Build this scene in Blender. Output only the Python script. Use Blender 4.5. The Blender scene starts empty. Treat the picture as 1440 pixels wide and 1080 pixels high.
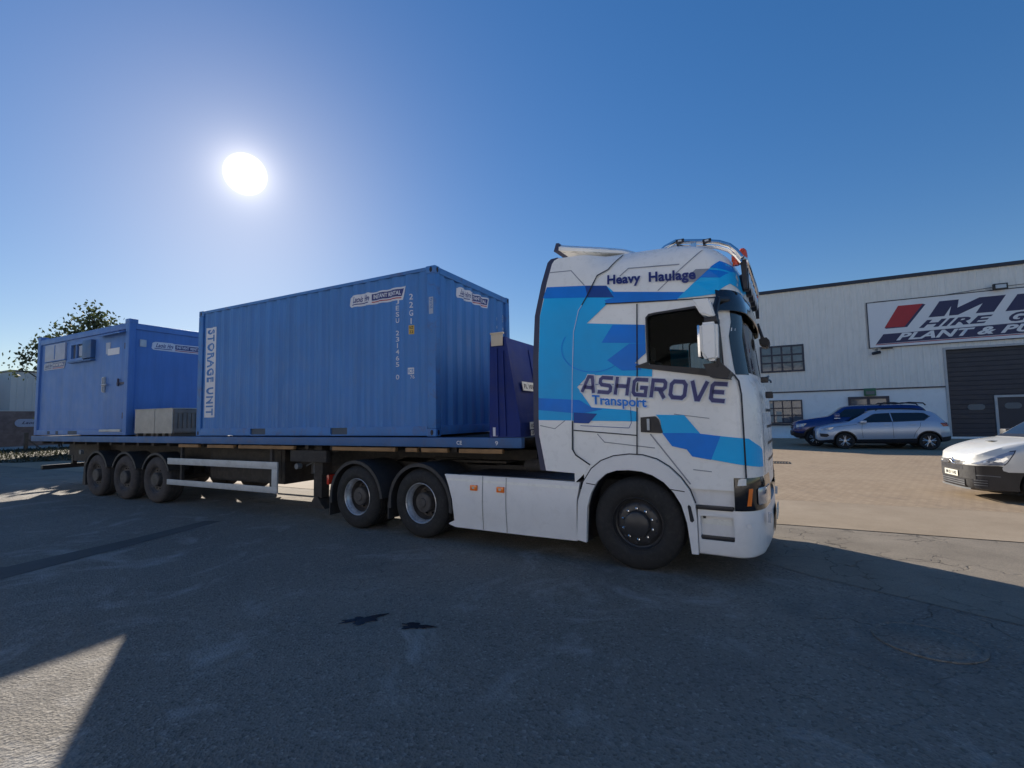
import bpy, bmesh, math, random
from mathutils import Vector, Matrix
from bisect import bisect_right
random.seed(7)
R = math.radians
scene = bpy.context.scene
C = scene.collection

# ------------------------------------------------------------------ camera, sky, sun, exposure
cam_d = bpy.data.cameras.new('camera'); cam = bpy.data.objects.new('camera', cam_d); C.objects.link(cam)
cam_d.sensor_width = 36; cam_d.lens = 16.635; cam_d.clip_start = 0.05; cam_d.clip_end = 4000
yaw, pitch, roll = -0.4727, 0.0698, -0.0189
F = Vector((math.sin(yaw)*math.cos(pitch), math.cos(yaw)*math.cos(pitch), math.sin(pitch)))
Rr = Vector((math.cos(yaw), -math.sin(yaw), 0)); U = Rr.cross(F)
R2 = Rr*math.cos(roll)+U*math.sin(roll); U2 = -Rr*math.sin(roll)+U*math.cos(roll)
cam.matrix_world = Matrix(((R2.x, U2.x, -F.x, 4.2033), (R2.y, U2.y, -F.y, -5.7301), (R2.z, U2.z, -F.z, 1.7113), (0, 0, 0, 1)))
scene.camera = cam

SUN_AZ = Vector((-0.8384, 0.5451, 0))
SUN_EL = R(22.3)
sun_dir = Vector((SUN_AZ.x*math.cos(SUN_EL), SUN_AZ.y*math.cos(SUN_EL), math.sin(SUN_EL)))
disc_dir = Vector((-0.759, 0.4935, 0.4246)).normalized()
sl = bpy.data.lights.new('sun', 'SUN'); sl.energy = 4.9; sl.angle = R(0.5); sl.color = (1.0, 0.9, 0.77)
so = bpy.data.objects.new('sun', sl); C.objects.link(so); so.rotation_euler = sun_dir.to_track_quat('Z', 'Y').to_euler()
so.location = (-30, 20, 20)

w = bpy.data.worlds.new('World'); scene.world = w; w.use_nodes = True
wt = w.node_tree; wt.nodes.clear()
def wn(t, **k):
    n = wt.nodes.new(t)
    for a, b in k.items(): setattr(n, a, b)
    return n
sky = wn('ShaderNodeTexSky', sky_type='NISHITA', sun_disc=False, sun_elevation=SUN_EL, altitude=0, air_density=1.0, dust_density=0.15, ozone_density=3.0)
sky.sun_rotation = math.atan2(sun_dir.x, sun_dir.y)
bg = wn('ShaderNodeBackground'); bg.inputs['Strength'].default_value = 0.122
hsv = wn('ShaderNodeHueSaturation'); hsv.inputs['Saturation'].default_value = 1.6; hsv.inputs['Hue'].default_value = 0.513
gam = wn('ShaderNodeGamma'); gam.inputs['Gamma'].default_value = 0.66
wt.links.new(sky.outputs[0], gam.inputs['Color']); wt.links.new(gam.outputs[0], hsv.inputs['Color']); wt.links.new(hsv.outputs[0], bg.inputs['Color'])
# the sun itself, as it stands in the sky: an over-exposed disc and its pale aureole, by direction
tc = wn('ShaderNodeTexCoord'); nrm = wn('ShaderNodeVectorMath', operation='NORMALIZE'); wt.links.new(tc.outputs['Generated'], nrm.inputs[0])
dot = wn('ShaderNodeVectorMath', operation='DOT_PRODUCT'); wt.links.new(nrm.outputs[0], dot.inputs[0]); dot.inputs[1].default_value = disc_dir
acs = wn('ShaderNodeMath', operation='ARCCOSINE'); acs.use_clamp = False; wt.links.new(dot.outputs['Value'], acs.inputs[0])
def mth(op, a, b=None):
    n = wn('ShaderNodeMath', operation=op)
    for i, v in enumerate((a, b)):
        if v is None: continue
        if isinstance(v, (int, float)): n.inputs[i].default_value = v
        else: wt.links.new(v, n.inputs[i])
    return n.outputs[0]
mr = wn('ShaderNodeMapRange', interpolation_type='SMOOTHSTEP'); wt.links.new(acs.outputs[0], mr.inputs['Value'])
mr.inputs['From Min'].default_value = R(1.15); mr.inputs['From Max'].default_value = R(2.0); mr.inputs['To Min'].default_value = 6.0; mr.inputs['To Max'].default_value = 0.0
g1 = mth('MULTIPLY', mth('EXPONENT', mth('MULTIPLY', acs.outputs[0], -1/R(1.3))), 1.1)
g2 = mth('MULTIPLY', mth('EXPONENT', mth('MULTIPLY', acs.outputs[0], -1/R(6.0))), 0.075)
tot = mth('ADD', mth('ADD', mr.outputs[0], g1), g2)
bg2 = wn('ShaderNodeBackground'); bg2.inputs['Color'].default_value = (1.0, 0.90, 0.76, 1); wt.links.new(tot, bg2.inputs['Strength'])
add = wn('ShaderNodeAddShader'); wt.links.new(bg.outputs[0], add.inputs[0]); wt.links.new(bg2.outputs[0], add.inputs[1])
wo = wn('ShaderNodeOutputWorld'); wt.links.new(add.outputs[0], wo.inputs['Surface'])

scene.view_settings.view_transform = 'Standard'; scene.view_settings.look = 'None'
scene.view_settings.gamma = 1.0; scene.view_settings.exposure = 0.68; scene.view_settings.use_curve_mapping = False
scene.render.engine = 'CYCLES'
scene.cycles.use_denoising = True

# ------------------------------------------------------------------ materials
def new_mat(name):
    m = bpy.data.materials.new(name); m.use_nodes = True
    nt = m.node_tree; b = nt.nodes['Principled BSDF']
    return m, nt, b
def node(nt, t, **k):
    n = nt.nodes.new(t)
    for a, b in k.items(): setattr(n, a, b)
    return n
def ramp(nt, src, stops):
    r = node(nt, 'ShaderNodeValToRGB'); nt.links.new(src, r.inputs[0])
    e = r.color_ramp.elements
    while len(e) < len(stops): e.new(0.5)
    for i, (p, c) in enumerate(stops):
        e[i].position = p; e[i].color = (*c, 1) if len(c) == 3 else c
    return r.outputs[0]
def noise(nt, co, scale, detail=4, rough=0.55, dist=0.0):
    n = node(nt, 'ShaderNodeTexNoise'); nt.links.new(co, n.inputs['Vector'])
    n.inputs['Scale'].default_value = scale; n.inputs['Detail'].default_value = detail; n.inputs['Roughness'].default_value = rough; n.inputs['Distortion'].default_value = dist
    return n.outputs['Fac']
def mixc(nt, fac, a, b, mode='MIX'):
    n = node(nt, 'ShaderNodeMix', data_type='RGBA', blend_type=mode)
    for i, v in ((0, fac), (6, a), (7, b)):
        if isinstance(v, (int, float)): n.inputs[i].default_value = v
        elif isinstance(v, tuple): n.inputs[i].default_value = (*v, 1) if len(v) == 3 else v
        else: nt.links.new(v, n.inputs[i])
    return n.outputs[2]
def math_(nt, op, a, b=None):
    n = node(nt, 'ShaderNodeMath', operation=op)
    for i, v in enumerate((a, b)):
        if v is None: continue
        if isinstance(v, (int, float)): n.inputs[i].default_value = v
        else: nt.links.new(v, n.inputs[i])
    return n.outputs[0]
def bump(nt, b, h, strength, dist=0.01):
    n = node(nt, 'ShaderNodeBump'); nt.links.new(h, n.inputs['Height']); n.inputs['Strength'].default_value = strength; n.inputs['Distance'].default_value = dist
    nt.links.new(n.outputs[0], b.inputs['Normal'])

def paint(name, col, rough=0.4, metal=0.0, var=0.12, scale=3.0, dirt=None, dirt_amt=0.0, bmp=0.0, bscale=120, coat=0.0, spec=0.5, streak=0.0):
    """a solid colour with worn, blotchy variation, optional dirt and a fine bump"""
    m, nt, b = new_mat(name)
    co = node(nt, 'ShaderNodeTexCoord').outputs['Object']
    n1 = noise(nt, co, scale, 5, 0.6)
    lo = tuple(max(0, c*(1-var)) for c in col); hi = tuple(min(1, c*(1+var)) for c in col)
    c = ramp(nt, n1, [(0.3, lo), (0.7, hi)])
    if dirt is not None:
        n2 = noise(nt, co, scale*2.7, 8, 0.7, 0.6)
        f = ramp(nt, n2, [(0.5, (0, 0, 0)), (0.72, (dirt_amt,)*3)])
        c = mixc(nt, f, c, dirt)
    if streak:
        mp = node(nt, 'ShaderNodeMapping'); nt.links.new(co, mp.inputs[0]); mp.inputs['Scale'].default_value = (7, 7, 0.5)
        c = mixc(nt, ramp(nt, noise(nt, mp.outputs[0], 1.0, 6, 0.7, 0.3), [(0.45, (0,)*3), (0.75, (streak,)*3)]), c, tuple(v*0.45 for v in col))
        c = mixc(nt, ramp(nt, noise(nt, co, 14, 6, 0.75), [(0.66, (0,)*3), (0.72, (streak*0.8,)*3)]), c, tuple(min(1, v*1.5+0.05) for v in col))
    nt.links.new(c, b.inputs['Base Color'])
    n3 = noise(nt, co, scale*4, 4)
    rv = 0.015 if coat >= 0.15 else 0.09
    rr = ramp(nt, n3, [(0.3, (max(0, rough-rv),)*3), (0.7, (min(1, rough+rv),)*3)])
    nt.links.new(rr, b.inputs['Roughness'])
    b.inputs['Metallic'].default_value = metal; b.inputs['Coat Weight'].default_value = coat; b.inputs['Coat Roughness'].default_value = 0.05
    b.inputs['Specular IOR Level'].default_value = spec
    if bmp: bump(nt, b, noise(nt, co, bscale, 3), bmp, 0.004)
    return m
def glass(name, col, mixf=0.5, rough=0.02):
    m, nt, b = new_mat(name)
    tr = node(nt, 'ShaderNodeBsdfTransparent'); tr.inputs[0].default_value = (*col, 1)
    gl = node(nt, 'ShaderNodeBsdfGlossy'); gl.inputs['Roughness'].default_value = rough; gl.inputs['Color'].default_value = (0.9, 0.95, 1, 1)
    fr = node(nt, 'ShaderNodeFresnel'); fr.inputs['IOR'].default_value = 1.14
    mx = node(nt, 'ShaderNodeMixShader'); nt.links.new(fr.outputs[0], mx.inputs[0]); nt.links.new(tr.outputs[0], mx.inputs[1]); nt.links.new(gl.outputs[0], mx.inputs[2])
    nt.links.new(mx.outputs[0], nt.nodes['Material Output'].inputs['Surface'])
    return m

M = {}
M['white'] = paint('cab_white_paint', (0.84, 0.84, 0.82), 0.28, var=0.03, dirt=(0.42, 0.40, 0.37), dirt_amt=0.05, coat=0.15, spec=0.4)
M['skirt_white'] = paint('skirt_white_paint', (0.76, 0.76, 0.76), 0.35, var=0.03, dirt=(0.4, 0.39, 0.37), dirt_amt=0.16, coat=0.15)
M['cerulean'] = paint('livery_light_blue', (0.010, 0.44, 0.90), 0.4, var=0.16, scale=0.55, spec=0.25)
M['royal'] = paint('livery_mid_blue', (0.004, 0.20, 0.72), 0.4, var=0.22, scale=0.8, spec=0.25)
M['deep'] = paint('livery_deep_blue', (0.015, 0.07, 0.30), 0.4, var=0.15, scale=1.5, spec=0.25)
M['navy'] = paint('lettering_navy', (0.014, 0.024, 0.16), 0.35, var=0.06)
M['pale'] = paint('lettering_outline', (0.62, 0.68, 0.78), 0.35, var=0.05)
M['greyline'] = paint('airbrushed_grey_line', (0.25, 0.27, 0.31), 0.4, var=0.2)
M['trim'] = paint('black_trim', (0.012, 0.013, 0.02), 0.45, var=0.2)
M['seam'] = paint('panel_gap', (0.015, 0.017, 0.025), 0.7, var=0.1)
M['edge_navy'] = paint('rubber_edge', (0.035, 0.04, 0.085), 0.55, var=0.15)
M['gloss_black'] = paint('gloss_black', (0.01, 0.01, 0.013), 0.12, var=0.1, coat=0.6)
M['interior'] = paint('cab_interior', (0.018, 0.018, 0.02), 0.8, var=0.2)
M['chassis'] = paint('chassis_grime', (0.035, 0.033, 0.033), 0.75, var=0.3, scale=5, dirt=(0.1, 0.08, 0.06), dirt_amt=0.5, bmp=0.3)
M['rubber'] = paint('tyre_rubber', (0.018, 0.018, 0.019), 0.8, var=0.25, scale=6, dirt=(0.06, 0.055, 0.05), dirt_amt=0.45, bmp=0.25)
M['dusty_rubber'] = paint('dusty_tyre_rubber', (0.055, 0.05, 0.05), 0.9, var=0.25, scale=6, dirt=(0.12, 0.10, 0.09), dirt_amt=0.6, bmp=0.3)
M['mudguard'] = paint('mudguard_plastic', (0.03, 0.03, 0.033), 0.6, var=0.2, dirt=(0.08, 0.07, 0.06), dirt_amt=0.4)
M['rim_silver'] = paint('rim_silver', (0.62, 0.64, 0.67), 0.35, metal=0.6, var=0.15, scale=8, dirt=(0.1, 0.08, 0.07), dirt_amt=0.5)
M['rim_dish'] = paint('rim_dish_grime', (0.075, 0.07, 0.07), 0.6, metal=0.2, var=0.3, scale=10, dirt=(0.03, 0.025, 0.02), dirt_amt=0.6)
M['rim_black'] = paint('rim_black', (0.035, 0.035, 0.038), 0.38, var=0.2, scale=8)
M['chrome'] = paint('chrome', (0.75, 0.76, 0.78), 0.12, metal=1.0, var=0.05)
M['alu'] = paint('galvanised_bar', (0.45, 0.48, 0.5), 0.5, metal=0.15, var=0.12, scale=4, dirt=(0.25, 0.24, 0.23), dirt_amt=0.4)
M['amber'] = paint('amber_lens', (0.9, 0.2, 0.02), 0.2, var=0.1, coat=0.6)
M['red'] = paint('red_lens', (0.55, 0.04, 0.02), 0.2, var=0.1, coat=0.6)
M['beacon'] = paint('beacon_orange', (0.75, 0.09, 0.02), 0.2, var=0.1, coat=0.6)
M['tail'] = paint('tail_lens', (0.22, 0.012, 0.015), 0.2, var=0.2, coat=0.4)
M['reflect'] = paint('reflective_strip', (0.8, 0.8, 0.76), 0.3, var=0.04)
M['cont_blue'] = paint('container_blue', (0.056, 0.195, 0.49), 0.5, spec=0.35, var=0.09, scale=0.8, dirt=(0.08, 0.17, 0.36), dirt_amt=0.3, streak=0.35, bmp=0.08, bscale=30)
M['cont_frame'] = paint('container_frame_blue', (0.054, 0.188, 0.47), 0.5, spec=0.35, var=0.1, scale=2.2, dirt=(0.13, 0.06, 0.03), dirt_amt=0.45)
M['cabin_blue'] = paint('cabin_blue', (0.085, 0.20, 0.49), 0.5, spec=0.35, var=0.07, scale=0.9, dirt=(0.13, 0.2, 0.4), dirt_amt=0.25, streak=0.3, bmp=0.06, bscale=25)
M['deck_blue'] = paint('trailer_blue', (0.05, 0.13, 0.30), 0.5, spec=0.3, var=0.15, scale=1.6, dirt=(0.12, 0.11, 0.11), dirt_amt=0.45)
M['bulk_blue'] = paint('bulkhead_navy', (0.012, 0.030, 0.17), 0.5, spec=0.15, var=0.15, scale=1.6, dirt=(0.05, 0.05, 0.08), dirt_amt=0.3)
M['pocket'] = paint('fork_pocket_dark', (0.06, 0.085, 0.12), 0.7, var=0.1)
M['sticker'] = paint('sticker_white', (0.62, 0.63, 0.68), 0.45, var=0.06, scale=6)
M['sticker_dim'] = paint('sticker_weathered', (0.32, 0.37, 0.48), 0.5, var=0.1, scale=6)
M['plate_yellow'] = paint('orange_plate', (0.55, 0.36, 0.08), 0.5, var=0.1)
M['sred'] = paint('sticker_red', (0.35, 0.03, 0.05), 0.45, var=0.08)
M['beige'] = paint('beige_board', (0.55, 0.47, 0.36), 0.5, var=0.08)
M['strap'] = paint('tan_timber_strip', (0.28, 0.16, 0.07), 0.7, var=0.25, scale=5)
M['crate'] = paint('pale_plywood', (0.40, 0.39, 0.35), 0.75, var=0.12, scale=4, dirt=(0.26, 0.24, 0.2), dirt_amt=0.4, bmp=0.1, bscale=40)
M['crate_side'] = paint('weathered_slats', (0.17, 0.15, 0.13), 0.8, var=0.25, scale=4, bmp=0.15, bscale=40)
M['clad'] = paint('pale_cladding', (0.78, 0.76, 0.72), 0.5, var=0.04, scale=0.6, dirt=(0.62, 0.60, 0.56), dirt_amt=0.35, streak=0.22)
M['render'] = paint('painted_base_wall', (0.82, 0.84, 0.86), 0.7, var=0.05, scale=0.7, dirt=(0.5, 0.52, 0.55), dirt_amt=0.25, bmp=0.1, bscale=20)
M['fascia'] = paint('navy_fascia', (0.02, 0.024, 0.045), 0.4, var=0.1)
M['doorblue'] = paint('roller_door_navy', (0.022, 0.025, 0.042), 0.45, var=0.12, scale=2)
M['frame_navy'] = paint('window_frame_navy', (0.015, 0.02, 0.045), 0.4, var=0.1)
M['signwhite'] = paint('sign_white', (0.74, 0.75, 0.78), 0.45, var=0.03, scale=1)
M['signnavy'] = paint('sign_navy', (0.018, 0.02, 0.085), 0.45, var=0.05)
M['signred'] = paint('sign_red', (0.42, 0.016, 0.028), 0.45, var=0.05)
M['greylight'] = paint('pale_grey_trim', (0.45, 0.45, 0.46), 0.5, var=0.06)
M['bldg_glass'] = paint('window_glass', (0.10, 0.12, 0.15), 0.06, var=0.3, scale=1.2, spec=0.9)
M['blind'] = paint('window_blind', (0.4, 0.38, 0.34), 0.6, var=0.2, scale=2)
M['green'] = paint('green_sign', (0.03, 0.14, 0.07), 0.5, var=0.1)
M['galv'] = paint('lamp_grey', (0.14, 0.15, 0.16), 0.5, var=0.1)
M['lens'] = paint('lamp_lens', (0.5, 0.52, 0.55), 0.1, var=0.1, coat=0.8)
M['suv'] = paint('silver_blue_paint', (0.37, 0.45, 0.57), 0.3, metal=0.3, var=0.03, coat=0.5)
M['bluecar'] = paint('dark_blue_paint', (0.006, 0.025, 0.15), 0.2, metal=0.2, var=0.06, coat=0.8)
M['vanwhite'] = paint('van_white_paint', (0.70, 0.70, 0.66), 0.25, var=0.03, dirt=(0.5, 0.48, 0.43), dirt_amt=0.2, coat=0.6)
M['vanplastic'] = paint('bumper_grey_plastic', (0.035, 0.035, 0.037), 0.5, var=0.15, scale=4)
M['carglass'] = paint('dark_car_glass', (0.012, 0.014, 0.017), 0.05, var=0.1, spec=0.8)
M['headglass'] = paint('headlight_glass', (0.33, 0.36, 0.42), 0.1, metal=0.3, var=0.35, scale=9, coat=1.0)
M['plate'] = paint('number_plate', (0.68, 0.67, 0.58), 0.5, var=0.05)
M['spoke'] = paint('alloy_spoke', (0.55, 0.56, 0.58), 0.3, metal=0.7, var=0.05)
M['greyclad'] = paint('grey_cladding', (0.46, 0.49, 0.50), 0.6, var=0.08, scale=0.4)
M['brown'] = paint('brown_brick_wall', (0.17, 0.13, 0.12), 0.85, var=0.3, scale=2.5, bmp=0.3, bscale=12)
M['wood'] = paint('weathered_post', (0.10, 0.085, 0.07), 0.85, var=0.3, scale=4)
M['bark'] = paint('bark', (0.055, 0.045, 0.035), 0.9, var=0.35, scale=6, bmp=0.5, bscale=25)
M['stain'] = paint('wet_oil_stain', (0.008, 0.009, 0.012), 0.18, var=0.3, scale=8)
M['iron'] = paint('cast_iron', (0.03, 0.03, 0.032), 0.6, metal=0.4, var=0.3, scale=12, bmp=0.3)
M['glass_cab'] = glass('cab_side_glass', (0.55, 0.62, 0.62))
M['glass_ws'] = glass('windscreen_glass', (0.62, 0.78, 0.80))

def leaf_mat(name, a, b_):
    m, nt, b = new_mat(name)
    oi = node(nt, 'ShaderNodeTexCoord').outputs['Object']
    c = ramp(nt, noise(nt, oi, 3.0, 3), [(0.3, a), (0.7, b_)])
    nt.links.new(c, b.inputs['Base Color']); b.inputs['Roughness'].default_value = 0.6
    tl = node(nt, 'ShaderNodeBsdfTranslucent'); nt.links.new(c, tl.inputs['Color'])
    mx = node(nt, 'ShaderNodeMixShader'); mx.inputs[0].default_value = 0.35
    nt.links.new(b.outputs[0], mx.inputs[1]); nt.links.new(tl.outputs[0], mx.inputs[2])
    nt.links.new(mx.outputs[0], nt.nodes['Material Output'].inputs['Surface'])
    return m
M['leaf'] = leaf_mat('tree_leaves', (0.03, 0.05, 0.02), (0.10, 0.12, 0.05))
M['shrubleaf'] = leaf_mat('shrub_leaves', (0.06, 0.07, 0.02), (0.30, 0.27, 0.10))
M['grass'] = leaf_mat('rough_grass', (0.022, 0.026, 0.012), (0.05, 0.05, 0.025))

def asphalt_mat():
    m, nt, b = new_mat('worn_asphalt')
    co = node(nt, 'ShaderNodeTexCoord').outputs['Object']
    big = noise(nt, co, 0.35, 6, 0.6, 0.4); mid = noise(nt, co, 2.2, 6, 0.65); fine = noise(nt, co, 90, 3, 0.7)
    c = ramp(nt, big, [(0.3, (0.172, 0.155, 0.130)), (0.7, (0.235, 0.212, 0.178))])
    c = mixc(nt, ramp(nt, mid, [(0.45, (0, 0, 0)), (0.75, (0.4,)*3)]), c, (0.27, 0.252, 0.22))
    # aggregate: light and dark grit
    vor = node(nt, 'ShaderNodeTexVoronoi', feature='F1'); nt.links.new(co, vor.inputs['Vector']); vor.inputs['Scale'].default_value = 55
    grit = node(nt, 'ShaderNodeSeparateColor'); nt.links.new(vor.outputs['Color'], grit.inputs[0])
    c = mixc(nt, ramp(nt, grit.outputs[0], [(0.0, (0.55,)*3), (0.35, (0.0,)*3)]), c, (0.06, 0.057, 0.052))
    c = mixc(nt, ramp(nt, grit.outputs[1], [(0.86, (0,)*3), (1.0, (0.55,)*3)]), c, (0.36, 0.34, 0.30))
    # pale dusty scuffs
    sc = noise(nt, co, 0.9, 8, 0.72, 1.2)
    c = mixc(nt, ramp(nt, sc, [(0.54, (0,)*3), (0.70, (0.8,)*3)]), c, (0.37, 0.355, 0.325))
    # dark patches
    dk = noise(nt, co, 0.55, 4, 0.6, 0.8)
    c = mixc(nt, ramp(nt, dk, [(0.58, (0,)*3), (0.72, (0.55,)*3)]), c, (0.12, 0.115, 0.108))
    # cracks: near distorted cell borders, only in some areas
    dn = node(nt, 'ShaderNodeTexNoise'); nt.links.new(co, dn.inputs['Vector']); dn.inputs['Scale'].default_value = 3.0; dn.inputs['Detail'].default_value = 6
    vm = node(nt, 'ShaderNodeVectorMath', operation='MULTIPLY_ADD'); nt.links.new(dn.outputs['Color'], vm.inputs[0]); vm.inputs[1].default_value = (0.5, 0.5, 0); nt.links.new(co, vm.inputs[2])
    v2 = node(nt, 'ShaderNodeTexVoronoi', feature='DISTANCE_TO_EDGE'); nt.links.new(vm.outputs[0], v2.inputs['Vector']); v2.inputs['Scale'].default_value = 1.1
    ck = ramp(nt, v2.outputs['Distance'], [(0.0, (1,)*3), (0.012, (0,)*3)])
    area = ramp(nt, noise(nt, co, 0.28, 3), [(0.58, (0,)*3), (0.70, (1,)*3)])
    ckm = math_(nt, 'MULTIPLY', ck, area)
    c = mixc(nt, math_(nt, 'MULTIPLY', ckm, 0.6), c, (0.05, 0.048, 0.045))
    nt.links.new(c, b.inputs['Base Color'])
    nt.links.new(ramp(nt, mid, [(0.3, (0.72,)*3), (0.7, (0.92,)*3)]), b.inputs['Roughness'])
    b.inputs['Specular IOR Level'].default_value = 0.3
    h = math_(nt, 'ADD', math_(nt, 'MULTIPLY', vor.outputs['Distance'], 0.6), math_(nt, 'MULTIPLY', fine, 0.6))
    h = math_(nt, 'ADD', h, math_(nt, 'MULTIPLY', mid, 0.8))
    h = math_(nt, 'SUBTRACT', h, math_(nt, 'MULTIPLY', ckm, 1.5))
    bump(nt, b, h, 0.8, 0.018)
    return m
def old_strip_mat():
    m, nt, b = new_mat('cracked_old_surfacing')
    co = node(nt, 'ShaderNodeTexCoord').outputs['Object']
    mid = noise(nt, co, 1.5, 7, 0.65); fine = noise(nt, co, 70, 4, 0.7)
    c = ramp(nt, mid, [(0.3, (0.20, 0.173, 0.138)), (0.7, (0.295, 0.257, 0.205))])
    c = mixc(nt, ramp(nt, fine, [(0.35, (0.5,)*3), (0.55, (0,)*3)]), c, (0.12, 0.108, 0.092))
    dn = node(nt, 'ShaderNodeTexNoise'); nt.links.new(co, dn.inputs['Vector']); dn.inputs['Scale'].default_value = 4.0; dn.inputs['Detail'].default_value = 6
    vm = node(nt, 'ShaderNodeVectorMath', operation='MULTIPLY_ADD'); nt.links.new(dn.outputs['Color'], vm.inputs[0]); vm.inputs[1].default_value = (0.4, 0.4, 0); nt.links.new(co, vm.inputs[2])
    v2 = node(nt, 'ShaderNodeTexVoronoi', feature='DISTANCE_TO_EDGE'); nt.links.new(vm.outputs[0], v2.inputs['Vector']); v2.inputs['Scale'].default_value = 2.4
    ck = ramp(nt, v2.outputs['Distance'], [(0.0, (1,)*3), (0.02, (0,)*3)])
    area = ramp(nt, noise(nt, co, 0.7, 3), [(0.45, (0,)*3), (0.6, (1,)*3)])
    ckm = math_(nt, 'MULTIPLY', ck, area)
    c = mixc(nt, math_(nt, 'MULTIPLY', ckm, 0.85), c, (0.025, 0.023, 0.02))
    nt.links.new(c, b.inputs['Base Color']); b.inputs['Roughness'].default_value = 0.9; b.inputs['Specular IOR Level'].default_value = 0.25
    h = math_(nt, 'ADD', math_(nt, 'MULTIPLY', fine, 0.7), mid)
    bump(nt, b, math_(nt, 'SUBTRACT', h, math_(nt, 'MULTIPLY', ckm, 1.5)), 0.5, 0.012)
    return m
def paving_mat():
    m, nt, b = new_mat('brick_paving')
    co = node(nt, 'ShaderNodeTexCoord').outputs['Object']
    mp = node(nt, 'ShaderNodeMapping'); nt.links.new(co, mp.inputs[0]); mp.inputs['Rotation'].default_value = (0, 0, R(62))
    br = node(nt, 'ShaderNodeTexBrick'); nt.links.new(mp.outputs[0], br.inputs['Vector'])
    br.inputs['Scale'].default_value = 1.0; br.inputs['Brick Width'].default_value = 0.21; br.inputs['Row Height'].default_value = 0.105; br.inputs['Mortar Size'].default_value = 0.006
    br.inputs['Color1'].default_value = (0.30, 0.225, 0.150, 1); br.inputs['Color2'].default_value = (0.37, 0.285, 0.195, 1); br.inputs['Mortar'].default_value = (0.17, 0.13, 0.10, 1)
    big = noise(nt, co, 0.5, 6, 0.65, 0.5)
    c = mixc(nt, ramp(nt, big, [(0.35, (0.0,)*3), (0.7, (0.5,)*3)]), br.outputs['Color'], (0.38, 0.30, 0.21))
    c = mixc(nt, ramp(nt, noise(nt, co, 1.1, 6, 0.7, 0.8), [(0.56, (0,)*3), (0.75, (0.5,)*3)]), c, (0.19, 0.15, 0.12))
    nt.links.new(c, b.inputs['Base Color']); b.inputs['Roughness'].default_value = 0.85; b.inputs['Specular IOR Level'].default_value = 0.25
    h = math_(nt, 'ADD', math_(nt, 'MULTIPLY', br.outputs['Fac'], -1.0), math_(nt, 'MULTIPLY', noise(nt, co, 40, 4), 0.5))
    bump(nt, b, h, 0.5, 0.008)
    return m
def concrete_mat(name, a, c2):
    m, nt, b = new_mat(name)
    co = node(nt, 'ShaderNodeTexCoord').outputs['Object']
    c = ramp(nt, noise(nt, co, 1.2, 7, 0.65), [(0.3, a), (0.7, c2)])
    f = noise(nt, co, 60, 4, 0.7)
    c = mixc(nt, ramp(nt, f, [(0.3, (0.4,)*3), (0.5, (0,)*3)]), c, tuple(v*0.6 for v in a))
    nt.links.new(c, b.inputs['Base Color']); b.inputs['Roughness'].default_value = 0.88; b.inputs['Specular IOR Level'].default_value = 0.25
    bump(nt, b, f, 0.35, 0.008)
    return m
M['asphalt'] = asphalt_mat(); M['oldstrip'] = old_strip_mat(); M['paving'] = paving_mat()
M['concrete'] = concrete_mat('concrete_strip', (0.29, 0.232, 0.165), (0.37, 0.30, 0.22))
M['path'] = concrete_mat('pale_footpath', (0.36, 0.34, 0.30), (0.46, 0.44, 0.40))
M['fill_apron'] = concrete_mat('pale_bounce_apron', (0.52, 0.49, 0.44), (0.62, 0.59, 0.54))  # kept very pale so the added ground behind the camera bounces more fill
M['tar'] = concrete_mat('dark_tar_patch', (0.085, 0.082, 0.078), (0.125, 0.12, 0.112))
M['dustycover'] = concrete_mat('dusty_cover', (0.11, 0.105, 0.098), (0.16, 0.152, 0.14))
M['soil'] = concrete_mat('verge_soil', (0.05, 0.048, 0.032), (0.085, 0.08, 0.05))

# ------------------------------------------------------------------ mesh helpers
def lerp(tab, x):
    if x <= tab[0][0]: return tab[0][1]
    for (a, va), (b, vb) in zip(tab, tab[1:]):
        if x <= b: return va+(vb-va)*(x-a)/(b-a)
    return tab[-1][1]
def smooth_tab(tab, x):
    """Catmull-Rom through the table (kept near-monotone by clamping)"""
    n = len(tab)
    if x <= tab[0][0]: return tab[0][1]
    if x >= tab[-1][0]: return tab[-1][1]
    i = max(0, bisect_right([t[0] for t in tab], x)-1)
    x0, y0 = tab[i]; x1, y1 = tab[i+1]
    xm, ym = tab[i-1] if i > 0 else (x0-(x1-x0), y0); xp, yp = tab[i+2] if i+2 < n else (x1+(x1-x0), y1)
    m0 = (y1-ym)/(x1-xm)*(x1-x0); m1 = (yp-y0)/(xp-x0)*(x1-x0)
    d = y1-y0
    if d == 0 or (y0-ym)*d <= 0: m0 = 0 if i > 0 else m0
    if d == 0 or (yp-y1)*d <= 0: m1 = 0 if i+2 < n else m1
    if d: m0 = math.copysign(min(abs(m0), 3*abs(d)), m0); m1 = math.copysign(min(abs(m1), 3*abs(d)), m1)
    t = (x-x0)/(x1-x0)
    return (2*t**3-3*t*t+1)*y0+(t**3-2*t*t+t)*m0+(-2*t**3+3*t*t)*y1+(t**3-t*t)*m1
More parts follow.
